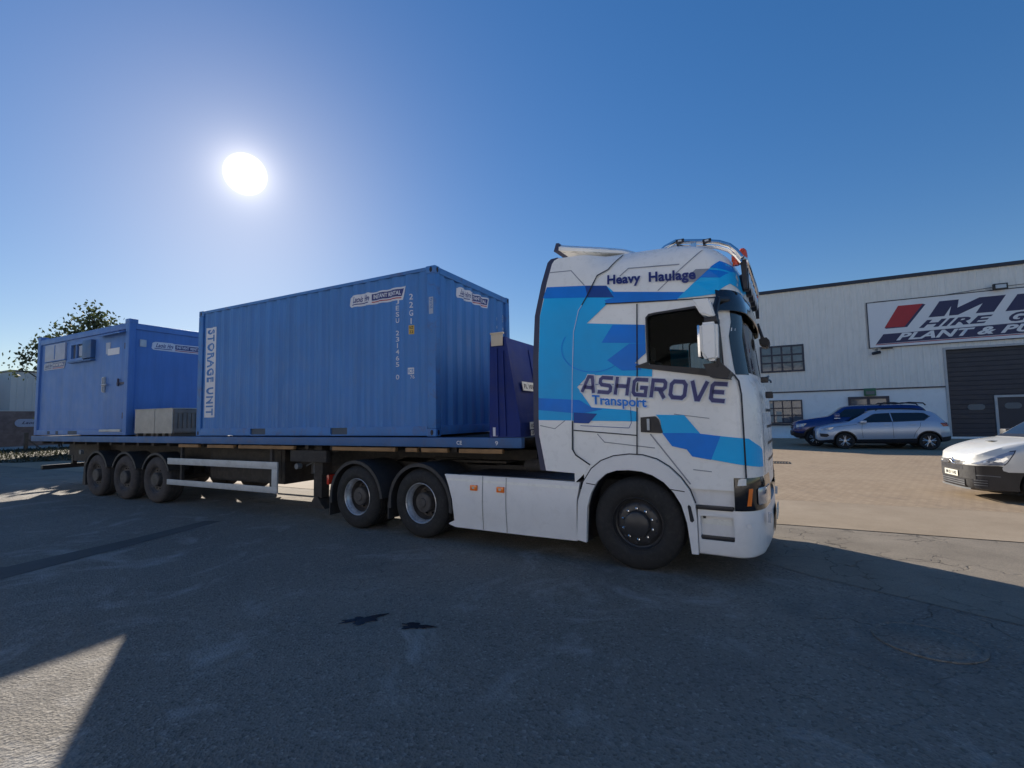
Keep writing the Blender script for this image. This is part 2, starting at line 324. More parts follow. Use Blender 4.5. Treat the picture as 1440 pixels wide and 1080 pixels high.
class B:
    def __init__(s): s.bm = bmesh.new()
    def _mi(s, fs, mi):
        for f in fs: f.material_index = mi
    def box(s, x0, x1, y0, y1, z0, z1, bev=0.0, mi=0, seg=2):
        vs = [s.bm.verts.new((x, y, z)) for z in (z0, z1) for x, y in ((x0, y0), (x1, y0), (x1, y1), (x0, y1))]
        fs = [s.bm.faces.new([vs[i] for i in q]) for q in ((3, 2, 1, 0), (4, 5, 6, 7), (0, 1, 5, 4), (1, 2, 6, 5), (2, 3, 7, 6), (3, 0, 4, 7))]
        s._mi(fs, mi)
        if bev > 0:
            es = list({e for f in fs for e in f.edges})
            r = bmesh.ops.bevel(s.bm, geom=es, offset=bev, segments=seg, profile=0.6, affect='EDGES', clamp_overlap=True)
            s._mi(r['faces'], mi)
        return s
    def prism(s, poly, axis, a, b, mi=0):
        """poly in the two other axes (x,z for 'y'; x,y for 'z'; y,z for 'x') swept from a to b"""
        def P(p, t): return {'y': (p[0], t, p[1]), 'z': (p[0], p[1], t), 'x': (t, p[0], p[1])}[axis]
        n = len(poly)
        v0 = [s.bm.verts.new(P(p, a)) for p in poly]; v1 = [s.bm.verts.new(P(p, b)) for p in poly]
        fs = [s.bm.faces.new(v0), s.bm.faces.new(v1[::-1])]
        for i in range(n): fs.append(s.bm.faces.new([v0[(i+1) % n], v0[i], v1[i], v1[(i+1) % n]]))
        bmesh.ops.recalc_face_normals(s.bm, faces=fs)
        s._mi(fs, mi)
        return s
    def tube(s, pts, r, n=10, mi=0, cap=True):
        pts = [Vector(p) for p in pts]; rings = []
        up = None
        for i, p in enumerate(pts):
            d = (pts[min(i+1, len(pts)-1)]-pts[max(i-1, 0)]).normalized()
            if up is None: up = d.orthogonal().normalized()
            up = (up-d*up.dot(d)).normalized(); sd = d.cross(up)
            rr = r[i] if isinstance(r, (list, tuple)) else r
            rings.append([s.bm.verts.new(p+(up*math.cos(2*math.pi*k/n)+sd*math.sin(2*math.pi*k/n))*rr) for k in range(n)])
        for a, b in zip(rings, rings[1:]):
            for k in range(n):
                f = s.bm.faces.new([a[k], a[(k+1) % n], b[(k+1) % n], b[k]]); f.material_index = mi; f.smooth = True
        if cap:
            for q in (rings[0][::-1], rings[-1]):
                f = s.bm.faces.new(q); f.material_index = mi
        return s
    def lathe(s, prof, o, axis='y', sgn=1, n=40, mi=0):
        """prof: (radius, depth) pairs, depth runs along axis*sgn from o"""
        o = Vector(o); rings = []
        for r, d in prof:
            if r < 1e-6:
                v = s.bm.verts.new(o+Vector((0, sgn*d, 0)) if axis == 'y' else o+Vector((0, 0, sgn*d)) if axis == 'z' else o+Vector((sgn*d, 0, 0))); rings.append([v]); continue
            ring = []
            for k in range(n):
                a = 2*math.pi*k/n; c, q = r*math.cos(a), r*math.sin(a)
                ring.append(s.bm.verts.new(o+(Vector((c, sgn*d, q)) if axis == 'y' else Vector((c, q, sgn*d)) if axis == 'z' else Vector((sgn*d, c, q)))))
            rings.append(ring)
        fs = []
        for a, b in zip(rings, rings[1:]):
            if len(a) == 1 and len(b) == 1: continue
            for k in range(n):
                q = [a[0]] if len(a) == 1 else [a[k], a[(k+1) % n]]
                q += [b[0]] if len(b) == 1 else [b[(k+1) % n], b[k]]
                fs.append(s.bm.faces.new(q))
        s._mi(fs, mi)
        bmesh.ops.recalc_face_normals(s.bm, faces=fs)
        return s
    def loft(s, rings, closed=False, mi=0, cap0=False, cap1=False):
        V = [[s.bm.verts.new(p) for p in r] for r in rings]; fs = []
        n = len(V[0])
        for a, b in zip(V, V[1:]):
            for k in range(n if closed else n-1):
                fs.append(s.bm.faces.new([a[k], a[(k+1) % n], b[(k+1) % n], b[k]]))
        if cap0: fs.append(s.bm.faces.new(V[0][::-1]))
        if cap1: fs.append(s.bm.faces.new(V[-1]))
        s._mi(fs, mi)
        return fs
    def quad(s, pts, mi=0):
        f = s.bm.faces.new([s.bm.verts.new(p) for p in pts]); f.material_index = mi; return s
    def fix(s): bmesh.ops.recalc_face_normals(s.bm, faces=s.bm.faces[:]); return s

def mk(name, b, mats, parent=None, ang=35, label=None, smooth=True, shift=True):
    bm = b.bm if isinstance(b, B) else b
    me = bpy.data.meshes.new(name)
    if parent is not None and shift and parent.type == 'EMPTY' and parent.get('_w'):
        bmesh.ops.translate(bm, verts=bm.verts[:], vec=-Vector(parent['_o']))
    elif parent is not None and shift and parent.get('_w'):
        bmesh.ops.translate(bm, verts=bm.verts[:], vec=-Vector(parent['_o']))
    bm.to_mesh(me); bm.free()
    for m in (mats if isinstance(mats, (list, tuple)) else [mats]): me.materials.append(m if not isinstance(m, str) else M[m])
    if smooth:
        me.shade_smooth(); me.set_sharp_from_angle(angle=R(ang))
    o = bpy.data.objects.new(name, me); C.objects.link(o)
    if parent is not None:
        o.parent = parent
        if parent.get('_w'): o['_w'] = 1; o['_o'] = parent['_o']
    if label: o['label'] = label
    return o
def thing(name, label, cat, loc=(0, 0, 0), rz=0.0, group=None, world=False):
    """an Empty at the thing's base; world=True: its parts are given in world metres and moved to the base"""
    o = bpy.data.objects.new(name, None); C.objects.link(o); o.location = loc; o.rotation_euler = (0, 0, rz)
    o.empty_display_size = 0.3
    o['label'] = label; o['category'] = cat
    if group: o['group'] = group
    if world: o['_w'] = 1; o['_o'] = tuple(loc)
    return o
def tag(o, label, cat, group=None):
    o['label'] = label; o['category'] = cat
    if group: o['group'] = group
    return o
def struct(name, b, m):
    o = mk(name, b, m); o['kind'] = 'structure'; return o
def boolean(o, cutters, op='DIFFERENCE'):
    bpy.context.view_layer.update()
    for c in cutters:
        c.matrix_world = o.matrix_world.copy()
        md = o.modifiers.new('cut', 'BOOLEAN'); md.operation = op; md.solver = 'EXACT'; md.object = c
    dg = bpy.context.evaluated_depsgraph_get(); dg.update()
    me = bpy.data.meshes.new_from_object(o.evaluated_get(dg))
    o.modifiers.clear(); old = o.data; o.data = me; bpy.data.meshes.remove(old)
    for c in cutters: bpy.data.objects.remove(c)
    return o
def cutter(b, mats):
    me = bpy.data.meshes.new('cutter'); b.fix(); b.bm.to_mesh(me); b.bm.free()
    for m in mats: me.materials.append(m)
    o = bpy.data.objects.new('cutter', me); C.objects.link(o); return o

def flat_poly(polys):
    """2-D filled polygons as a bmesh in the XY plane"""
    bm = bmesh.new()
    for p in polys:
        f = bm.faces.new([bm.verts.new((x, y, 0)) for x, y in p]); f.normal_update()
        if sum(p[i][0]*p[(i+1) % len(p)][1]-p[(i+1) % len(p)][0]*p[i][1] for i in range(len(p))) < 0: f.normal_flip()
    bmesh.ops.triangulate(bm, faces=bm.faces[:])
    return bm
def slice_grid(bm, xs, ys=()):
    for ax, vals in ((0, xs), (1, ys)):
        for v in vals:
            bmesh.ops.bisect_plane(bm, geom=bm.verts[:]+bm.edges[:]+bm.faces[:], plane_co=Vector((v, 0, 0)) if ax == 0 else Vector((0, v, 0)), plane_no=Vector((1, 0, 0)) if ax == 0 else Vector((0, 1, 0)))
def warp(bm, fn):
    for v in bm.verts: v.co = Vector(fn(v.co.x, v.co.y))
    return bm
def text_bm(s, x0, y0, x1, y1, bold=0.0, shear=0.0, gap=0.0):
    """lettering filled into the rectangle x0..x1, y0..y1 (bounding box of the ink)"""
    cu = bpy.data.curves.new('txt', 'FONT'); cu.body = s; cu.size = 1; cu.offset = bold; cu.shear = shear; cu.resolution_u = 3; cu.space_character = 1.0+2.2*max(0, bold-0.015)+gap
    o = bpy.data.objects.new('txt', cu); C.objects.link(o)
    dg = bpy.context.evaluated_depsgraph_get(); dg.update()
    me = bpy.data.meshes.new_from_object(o.evaluated_get(dg))
    bm = bmesh.new(); bm.from_mesh(me); bpy.data.objects.remove(o); bpy.data.curves.remove(cu); bpy.data.meshes.remove(me)
    xs = [v.co.x for v in bm.verts]; ys = [v.co.y for v in bm.verts]
    ax, bx, ay, by = min(xs), max(xs), min(ys), max(ys)
    for v in bm.verts:
        v.co.x = x0+(v.co.x-ax)/(bx-ax)*(x1-x0); v.co.y = y0+(v.co.y-ay)/(by-ay)*(y1-y0); v.co.z = 0
        v.co.z = 0
    for f in bm.faces:
        if f.normal.z < 0: f.normal_flip()
    return bm
def stroke_polys(path, wd):
    """polyline as a mitred band, one quad per segment"""
    P = [Vector(p) for p in path]; n = len(P); closed = (P[0]-P[-1]).length < 1e-6
    if closed: P = P[:-1]; n -= 1
    L, Rt = [], []
    for i in range(n):
        a = P[i-1] if (i > 0 or closed) else None; b = P[(i+1) % n] if (i < n-1 or closed) else None
        d1 = (P[i]-a).normalized() if a is not None else (b-P[i]).normalized(); d2 = (b-P[i]).normalized() if b is not None else d1
        n1 = Vector((-d1.y, d1.x)); n2 = Vector((-d2.y, d2.x)); mm = (n1+n2)
        mm = mm.normalized() if mm.length > 1e-6 else n1
        k = wd/2/max(0.35, mm.dot(n1))
        L.append(P[i]+mm*k); Rt.append(P[i]-mm*k)
    out = []
    for i in range(n if closed else n-1):
        j = (i+1) % n; out.append([tuple(L[i]), tuple(Rt[i]), tuple(Rt[j]), tuple(L[j])])
    return out

# ------------------------------------------------------------------ the ground
def sheet(name, poly, z, mat):
    b = B(); b.bm.faces.new([b.bm.verts.new((x, y, z)) for x, y in poly])
    bmesh.ops.recalc_face_normals(b.bm, faces=b.bm.faces[:])
    for f in b.bm.faces:
        if f.normal.z < 0: f.normal_flip()
    return struct(name, b, mat)
sheet('asphalt_yard', [(-400, -300), (400, -300), (400, 600), (-400, 600)], 0.0, 'asphalt')
def ragged(x0, x1, y, amp, n):
    return [(x0+(x1-x0)*i/n, y+random.uniform(-amp, amp)) for i in range(n+1)]
sheet('old_road_surface', ragged(-60, 3.6, 0.9, 0.12, 60)+[(4.6, 0.2), (6.2, -0.6), (8.5, -1.6), (60, -2.2)]+ragged(60, -60, 2.62, 0.012, 200), 0.004, 'oldstrip')
sheet('concrete_edging', ragged(-60, 60, 2.66, 0.012, 200)+[(60, 4.95), (-60, 4.95)], 0.008, 'concrete')
sheet('brick_paving', [(-20, 4.96), (60, 4.96), (60, 29.99), (-20, 29.99)], 0.008, 'paving')
# tar reinstatement strip and stains
sheet('tar_strip', [(-9.5, -7.4), (-3.42, -3.52), (-3.72, -2.2), (-4.15, -0.6), (-4.45, -0.7), (-4.2, -1.8), (-4.02, -3.3), (-9.9, -6.9)], 0.004, 'tar')
def splat(cx, cy, rx, ry, rot, seed, n=46):
    rr = random.Random(seed); pts = []
    ph = [rr.uniform(0, 6.28) for _ in range(5)]
    for i in range(n):
        a = 2*math.pi*i/n
        k = 0.72+0.2*math.sin(3*a+ph[0])+0.14*math.sin(5*a+ph[1])+0.12*math.sin(9*a+ph[2])+rr.uniform(-0.1, 0.1)
        x, y = rx*k*math.cos(a), ry*k*math.sin(a)
        pts.append((cx+x*math.cos(rot)-y*math.sin(rot), cy+x*math.sin(rot)+y*math.cos(rot)))
    return pts
for nm, lab, a in (('oil_stain', 'left one of two black wet stains on the asphalt, longer', (1.13, -2.6, 0.10, 0.21, -0.75, 3)), ('oil_stain', 'right one of two black wet stains on the asphalt, flatter', (1.62, -2.51, 0.17, 0.075, 0.25, 8))):
    bb = B(); bb.bm.faces.new([bb.bm.verts.new((x, y, 0.005)) for x, y in splat(*a)])
    for f in bb.bm.faces:
        f.normal_update()
        if f.normal.z < 0: f.normal_flip()
    tag(mk(nm, bb, 'stain'), lab, 'stain', 'wet stains on the asphalt')
# drain grate on the paving
tg = thing('drain_grate', 'dark iron drain grate let into the brick paving', 'drain', (4.8, 12.7, 0.008))
b = B()
for i in range(7): b.box(-0.28+i*0.085, -0.24+i*0.085, -0.3, 0.3, 0, 0.012)
b.box(-0.33, 0.33, -0.35, -0.3, 0, 0.014); b.box(-0.33, 0.33, 0.3, 0.35, 0, 0.014); b.box(-0.33, -0.29, -0.3, 0.3, 0, 0.014); b.box(0.325, 0.365, -0.3, 0.3, 0, 0.014)
mk('grate_bars', b, 'iron', tg)
# sunken round cover on the asphalt at right
b = B(); b.lathe([(0.33, 0.0), (0.33, 0.008), (0.30, 0.009), (0.295, 0.005), (0.27, 0.005), (0.265, 0.008), (0.0, 0.008)], (0, 0, 0), 'z', 1, 48)
o = mk('manhole_cover', b, 'asphalt'); o.location = (5.25, -1.12, 0.002); tag(o, 'round dusty manhole cover in the shaded asphalt', 'manhole')

# ------------------------------------------------------------------ the warehouse on the right
WY = 30.0
wh = thing('warehouse', 'long pale clad warehouse with navy roller door and white painted base wall', 'warehouse', (10, WY, 0), world=True)
DX0, DX1, DZ = 14.18, 19.7, 5.13
def ribbed(b, x0, x1, z0, z1, y, pitch=0.333, d=0.028):
    xs = []; x = x0
    while x < x1-1e-6:
        for dx, dd in ((0, 0), (0.035, -d), (0.075, -d), (0.11, 0)):
            if x+dx < x1: xs.append((x+dx, dd))
        x += pitch
    xs.append((x1, 0))
    b.loft([[(x, y+dd, z0), (x, y+dd, z1)] for x, dd in xs])
b = B(); ribbed(b, -11.5, DX0-0.12, 3.0, 9.62, WY); ribbed(b, DX0-0.12, DX1+0.12, DZ+0.1, 9.62, WY); ribbed(b, DX1+0.12, 34, 3.0, 9.62, WY)
b.quad([(-11.5, WY, 0), (-11.5, WY+26, 0), (-11.5, WY+26, 9.62), (-11.5, WY, 9.62)]); b.quad([(34, WY, 0), (34, WY, 9.62), (34, WY+26, 9.62), (34, WY+26, 0)]); b.quad([(-11.5, WY+26, 0), (34, WY+26, 0), (34, WY+26, 9.62), (-11.5, WY+26, 9.62)])
mk('cladding', b, 'clad', wh, smooth=False)
b = B(); b.box(-11.5, DX0-0.12, WY+0.01, WY+0.3, 0, 2.96); b.box(DX1+0.12, 34, WY+0.01, WY+0.3, 0, 2.96)
mk('base_wall', b, 'render', wh, smooth=False)
b = B(); b.box(-11.55, DX0-0.12, WY-0.05, WY+0.03, 2.955, 3.035); b.box(DX1+0.12, 34.05, WY-0.05, WY+0.03, 2.955, 3.035)
mk('drip_flashing', b, 'fascia', wh, smooth=False)
b = B(); b.box(-11.7, 34.2, WY-0.12, WY+26.1, 9.61, 9.82, 0.02)
mk('roof', b, 'fascia', wh, smooth=False)
b = B(); b.box(DX0-0.12, DX0, WY-0.06, WY+0.32, 0, DZ+0.12); b.box(DX1, DX1+0.12, WY-0.06, WY+0.32, 0, DZ+0.12); b.box(DX0, DX1, WY-0.06, WY+0.32, DZ, DZ+0.12)
mk('door_surround', b, 'greylight', wh, smooth=False)
b = B(); b.box(-11.5, 34, WY-0.10, WY+0.01, -0.02, 0.12)
mk('plinth', b, 'render', wh, smooth=False)
# roller door with its wicket
b = B(); b.box(DX0, DX1, WY+0.22, WY+0.28, 0, DZ)
z = 0.06
while z < DZ-0.05:
    b.box(DX0+0.02, DX1-0.02, WY+0.20, WY+0.225, z, min(z+0.255, DZ-0.02), 0.012, seg=1); z += 0.27
rd = mk('roller_door', b, 'doorblue', wh)
def slot(x0, x1, z0, z1, par, y):
    b = B(); r = (z1-z0)/2; pts = [(x0+r+r*math.cos(a), (z0+z1)/2+r*math.sin(a)) for a in [math.pi/2+math.pi*i/8 for i in range(9)]]+[(x1-r+r*math.cos(a), (z0+z1)/2+r*math.sin(a)) for a in [-math.pi/2+math.pi*i/8 for i in range(9)]]
    b.prism(pts, 'y', y-0.02, y, 0)
    mk('door_window', b, 'galv', par)
slot(15.0, 15.75, 1.62, 1.95, rd, WY+0.2); slot(16.55, 17.25, 1.66, 1.99, rd, WY+0.18)
b = B(); b.box(16.15, 16.27, WY+0.13, WY+0.2, 0.1, 2.42); b.box(17.46, 17.58, WY+0.13, WY+0.2, 0.1, 2.42); b.box(16.27, 17.46, WY+0.13, WY+0.2, 2.30, 2.42)
mk('wicket_frame', b, 'greylight', rd, smooth=False)
b = B(); b.box(16.27, 17.46, WY+0.18, WY+0.21, 0.12, 2.30)
mk('wicket_door', b, 'doorblue', rd, smooth=False)
def window(x0, x1, z0, z1, nx, nz, fr=0.09, bar=0.06, y=WY):
    b = B(); b.box(x0, x0+fr, y-0.08, y+0.005, z0, z1); b.box(x1-fr, x1, y-0.08, y+0.005, z0, z1); b.box(x0+fr, x1-fr, y-0.08, y+0.005, z0, z0+fr); b.box(x0+fr, x1-fr, y-0.08, y+0.005, z1-fr, z1)
    for i in range(1, nx):
        xc = x0+fr+(x1-x0-2*fr)*i/nx; b.box(xc-bar/2, xc+bar/2, y-0.065, y-0.02, z0+fr, z1-fr)
    for j in range(1, nz):
        zc = z0+fr+(z1-z0-2*fr)*j/nz; b.box(x0+fr, x1-fr, y-0.062, y-0.023, zc-bar/2, zc+bar/2)
    wf = mk('window', b, 'frame_navy', wh, smooth=False)
    b = B(); b.box(x0+fr, x1-fr, y-0.034, y-0.03, z0+fr, z1-fr)
    mk('pane', b, 'bldg_glass', wf, smooth=False)
    return wf
window(4.68, 7.2, 4.32, 6.08, 4, 3, 0.11, 0.10); 
wlow = window(4.2, 6.93, 0.96, 2.48, 5, 3, 0.07, 0.07)
b = B(); b.box(4.1, 7.05, WY-0.12, WY+0.01, 0.84, 0.93); mk('window_sill', b, 'fascia', wh, smooth=False)
window(-6.5, -4.0, 4.32, 6.08, 4, 3, 0.11, 0.10)
b = B(); b.box(5.0, 5.3, WY-0.045, WY-0.036, 1.05, 2.3); b.box(4.45, 4.9, WY-0.045, WY-0.036, 1.6, 2.3); b.box(5.45, 5.75, WY-0.045, WY-0.036, 1.05, 1.75)
mk('window_blind', b, 'blind', wlow, smooth=False)
# entrance
b = B(); b.box(9.38, 9.52, WY-0.09, WY+0.005, 0, 2.56); b.box(11.28, 11.42, WY-0.09, WY+0.005, 0, 2.56); b.box(9.52, 11.28, WY-0.09, WY+0.005, 2.40, 2.56); b.box(10.33, 10.47, WY-0.09, WY+0.005, 0, 2.4); b.box(9.52, 11.28, WY-0.08, WY+0.005, 2.0, 2.07)
ed = mk('entrance_door', b, 'frame_navy', wh, smooth=False)
b = B(); b.box(9.52, 10.33, WY-0.03, WY-0.02, 0.02, 2.4); b.box(10.47, 11.28, WY-0.03, WY-0.02, 0.02, 2.4)
mk('pane', b, 'bldg_glass', ed, smooth=False)
# big sign board on the cladding
SX0, SX1, SZ0, SZ1 = 10.66, 20.9, 5.53, 8.28
sy = WY-0.09
sg = thing('sign_board', 'big white sign board with navy lettering and a red slanted bar above the roller door', 'sign', (15.8, sy, 5.5), world=True)
b = B(); b.box(SX0, SX1, sy, sy+0.05, SZ0, SZ1)
mk('panel', b, 'signwhite', sg, smooth=False)
b = B(); e = 0.045
b.box(SX0-e, SX0, sy-0.02, sy+0.055, SZ0-e, SZ1+e); b.box(SX1, SX1+e, sy-0.02, sy+0.055, SZ0-e, SZ1+e); b.box(SX0, SX1, sy-0.02, sy+0.055, SZ0-e, SZ0); b.box(SX0, SX1, sy-0.02, sy+0.055, SZ1, SZ1+e)
mk('frame', b, 'fascia', sg, smooth=False)
def sface(polys, name, mat, off, par=sg, y=sy):
    bm = flat_poly(polys) if isinstance(polys, list) else polys
    warp(bm, lambda u, v: (u, y-off, v)); bmesh.ops.recalc_face_normals(bm, faces=bm.faces[:])
    mk(name, bm, mat, par, smooth=False)
sface([[(11.44, 6.69), (12.16, 7.94), (13.33, 7.93), (13.44, 7.88), (12.52, 6.63), (11.50, 6.62)]], 'red_bar_shadow', 'signnavy', 0.003)
sface([[(11.44, 6.69), (12.16, 7.95), (13.33, 7.94), (12.40, 6.67)]], 'red_bar', 'signred', 0.006)
sface([[(10.97, 5.73), (11.36, 6.30), (20.6, 6.40), (20.45, 5.80)]], 'navy_band', 'signnavy', 0.003)
sface([[(10.93, 5.66), (10.97, 5.71), (20.44, 5.77), (20.42, 5.72)]], 'pale_red_line', 'sred', 0.003)
# the slanted M and W
def sh(p, z0=7.08, k=0.62): return [(x+(z-z0)*k, z) for x, z in p]
Mx = 13.52
sface([sh([(Mx+u, 7.09+0.89*v) for u, v in ((0, 0), (0, 1), (0.86, 1), (1.06, 0.47), (1.74, 1), (2.85, 1), (2.85, 0), (2.08, 0), (2.08, 0.60), (1.32, 0.0), (0.92, 0.0), (0.72, 0.60), (0.72, 0))])], 'letter', 'signnavy', 0.004)
Wx = 16.85
sface([sh([(Wx+u, 7.06+0.89*v) for u, v in ((0, 1), (0, 0), (0.80, 0), (1.50, 0.55), (1.55, 0), (2.30, 0), (2.90, 1), (2.20, 1), (2.05, 0.42), (1.95, 1), (1.50, 1), (0.75, 0.42), (0.75, 1))])], 'letter', 'signnavy', 0.005)
def stext(s, x0, z0, x1, z1, mat, off, shear=0.4, bold=0.035): sface(text_bm(s, x0, z0, x1, z1, bold, shear), 'lettering', mat, off)
stext('HIRE', 13.05, 6.50, 16.33, 6.94, 'signnavy', 0.004)
stext('GROUP', 16.95, 6.46, 20.3, 6.98, 'signnavy', 0.004)
stext('PLANT & PUMPS', 11.95, 5.86, 20.0, 6.30, 'signwhite', 0.007)
# floodlight and camera on the wall
fl = thing('floodlight', 'square black floodlight fixed to the cladding above the sign', 'floodlight', (16.65, WY-0.3, 8.35), world=True)
b = B(); b.box(16.34, 16.94, WY-0.42, WY-0.22, 8.26, 8.60, 0.03); b.box(16.58, 16.70, WY-0.24, WY-0.02, 8.36, 8.46)
mk('lamp_body', b, 'trim', fl)
b = B(); b.box(16.42, 16.86, WY-0.435, WY-0.42, 8.33, 8.53); mk('lens', b, 'lens', fl)
b = B(); b.tube([(11.0, WY-0.03, 8.34), (12.5, WY-0.12, 8.31), (14.2, WY-0.13, 8.30), (15.6, WY-0.06, 8.42), (16.4, WY-0.05, 8.48)], 0.014, 6); b.tube([(16.9, WY-0.05, 8.48), (20, WY-0.05, 8.50), (24, WY-0.05, 8.48)], 0.014, 6)
tag(mk('power_cable', b, 'trim'), 'thin dark cable running along the top of the big sign', 'cable')
cc = thing('security_camera', 'small dark security camera under the left end of the big sign', 'camera', (11.0, WY-0.2, 5.3), world=True)
b = B(); b.box(10.92, 11.02, WY-0.25, WY-0.02, 5.36, 5.44); b.tube([(10.97, WY-0.2, 5.40), (10.97, WY-0.22, 5.2)], 0.03, 8); mk('bracket', b, 'galv', cc)
b = B(); b.tube([(10.72, WY-0.30, 5.14), (11.12, WY-0.2, 5.22)], [0.09, 0.09], 12); b.box(11.2, 11.75, WY-0.2, WY-0.02, 5.40, 5.46); mk('camera_body', b, 'trim', cc)
gb = thing('wall_sign', 'small green box sign above the entrance door', 'sign', (10.45, WY-0.1, 2.62), world=True)
b = B(); b.box(10.2, 10.78, WY-0.2, WY+0.0, 2.60, 3.05, 0.02); mk('sign_box', b, 'green', gb)
b = B(); b.box(10.28, 10.70, WY-0.206, WY-0.2, 2.68, 2.88); mk('sign_face', b, 'galv', gb)

sheet('bounce_apron', [(-60, -23.9), (60, -23.9), (60, -7.5), (-60, -7.5)], 0.006, 'fill_apron')  # unseen pale ground, added to bounce sunlight onto the shaded sides
ow = thing('bounce_warehouse', 'unseen long pale clad warehouse added across the yard to bounce fill light, mirrored in the office windows', 'warehouse', (2, -26, 0), world=True)  # added behind the camera as a sunlit reflector for the shaded truck side
b = B(); b.box(-38, 42, -50, -24.0, 0, 8.98); mk('cladding', b, 'clad', ow, smooth=False)
b = B(); b.box(-38.2, 42.2, -50.2, -23.85, 9.0, 9.25); mk('roof', b, 'fascia', ow, smooth=False)
for x0 in (-22, -4, 14, 30):
    b = B(); b.box(x0, x0+4.5, -23.95, -23.9, 0, 4.8); mk('roller_door', b, 'doorblue', ow, smooth=False)
# ------------------------------------------------------------------ far left: units, wall, verge, post, trees
def unit(name, label, x, y0, y1, z0, z1, dpt):
    t = thing(name, label, 'building', (x-dpt/2, (y0+y1)/2, 0), world=True)
    b = B(); n = int((y1-y0)/0.5); rows = []
    for i in range(n+1):
        y = y0+(y1-y0)*i/n; rows.append([(x, y, z0), (x, y, z1)])
        if i < n: rows += [[(x, y+0.36, z0), (x, y+0.36, z1)], [(x-0.03, y+0.40, z0), (x-0.03, y+0.40, z1)], [(x-0.03, y+0.46, z0), (x-0.03, y+0.46, z1)]]
    b.loft(rows); b.quad([(x, y0, z0), (x, y0, z1), (x-dpt, y0, z1), (x-dpt, y0, z0)]); b.quad([(x, y1, z0), (x-dpt, y1, z0), (x-dpt, y1, z1), (x, y1, z1)]); b.quad([(x-dpt, y0, z0), (x-dpt, y0, z1), (x-dpt, y1, z1), (x-dpt, y1, z0)])
    mk('wall', b, 'greyclad', t, smooth=False)
    b = B(); b.box(x-dpt-0.1, x+0.1, y0-0.1, y1+0.1, z1, z1+0.12); mk('roof', b, 'fascia', t, smooth=False)
    b = B(); b.box(x-dpt, x-0.05, y0+0.05, y1-0.05, 0, z0+0.02); mk('base_wall', b, 'brown', t, smooth=False)
    return t
unit('industrial_unit', 'low grey clad industrial unit at the far left edge, the farther one', -56.5, -4, 11.6, 3.0, 6.25, 14)
unit('industrial_unit', 'grey clad industrial unit half hidden behind the blue cabin', -52.5, 10.7, 30, 3.0, 6.45, 16)
wl = thing('boundary_wall', 'dark brown brick boundary wall carrying a capsule shaped sign', 'wall', (-52.0, 8, 0), world=True)
b = B(); b.box(-52.1, -51.8, -8, 40, 0, 3.0, 0.01); mk('brickwork', b, 'brown', wl)
b = B(); b.box(-52.15, -51.75, -8, 40, 3.0, 3.1); mk('coping', b, 'greyclad', wl, smooth=False)
ss = thing('wall_sign', 'white capsule shaped sign on the brown brick wall at far left', 'sign', (-51.75, 11.8, 2.0), world=True)
b = B(); pts = []
for cx, a0 in ((13.4, -90), (11.2, 90)):
    for i in range(9): pts.append((cx+0.34*math.cos(R(a0+180*i/8)), 2.0+0.34*math.sin(R(a0+180*i/8))))
b.prism(pts, 'x', -51.8, -51.74); mk('panel', b, 'sticker_dim', ss)
bm = text_bm('Laois Hire', 11.3, 1.9, 13.2, 2.14, 0.02, 0.35); warp(bm, lambda u, v: (-51.735, u, v)); mk('lettering', bm, 'signnavy', ss, smooth=False)
# pavement, verge
sheet('footpath', [(-51.8, -10), (-51.8, 40), (-43.5, 40), (-44.5, 12), (-45.5, -10)], 0.012, 'path')
sheet('verge', [(-45.4, -10), (-44.4, 12), (-43.4, 40), (-22, 40), (-24, 8), (-26.5, 3.6), (-33, 1.5), (-36, -10)], 0.010, 'soil')
gr = bmesh.new(); rr = random.Random(5)
for i in range(9000):
    v = rr.uniform(-9, 14); x = rr.uniform(-45, -24); 
    if x < -44.6 or x > -26.5+(v-3.6)*0.6 and v > 3.6 or v < 3.6 and x > -33+(v-1.5)*3: continue
    h = rr.uniform(0.05, 0.2)*(1.6 if rr.random() < 0.08 else 1); a = rr.uniform(0, 6.28); wd = rr.uniform(0.02, 0.05); lx, ly = rr.uniform(-0.12, 0.12), rr.uniform(-0.12, 0.12)
    gr.faces.new([gr.verts.new((x-wd*math.cos(a), v-wd*math.sin(a), 0.01)), gr.verts.new((x+wd*math.cos(a), v+wd*math.sin(a), 0.01)), gr.verts.new((x+lx, v+ly, h))])
go = mk('rough_grass', gr, 'grass', smooth=False); tag(go, 'rough dark grass growing on the verge at far left', 'grass'); go['kind'] = 'stuff'
ps = thing('marker_post', 'weathered braced wooden post standing on the verge at far left', 'post', (-42.5, 8.75, 0), world=True)
b = B(); b.box(-42.6, -42.4, 8.65, 8.85, 0, 1.25, 0.015); mk('post', b, 'wood', ps)
b = B(); b.tube([(-42.45, 8.85, 0.75), (-42.3, 9.55, 0.0)], 0.05, 8); mk('brace', b, 'wood', ps)

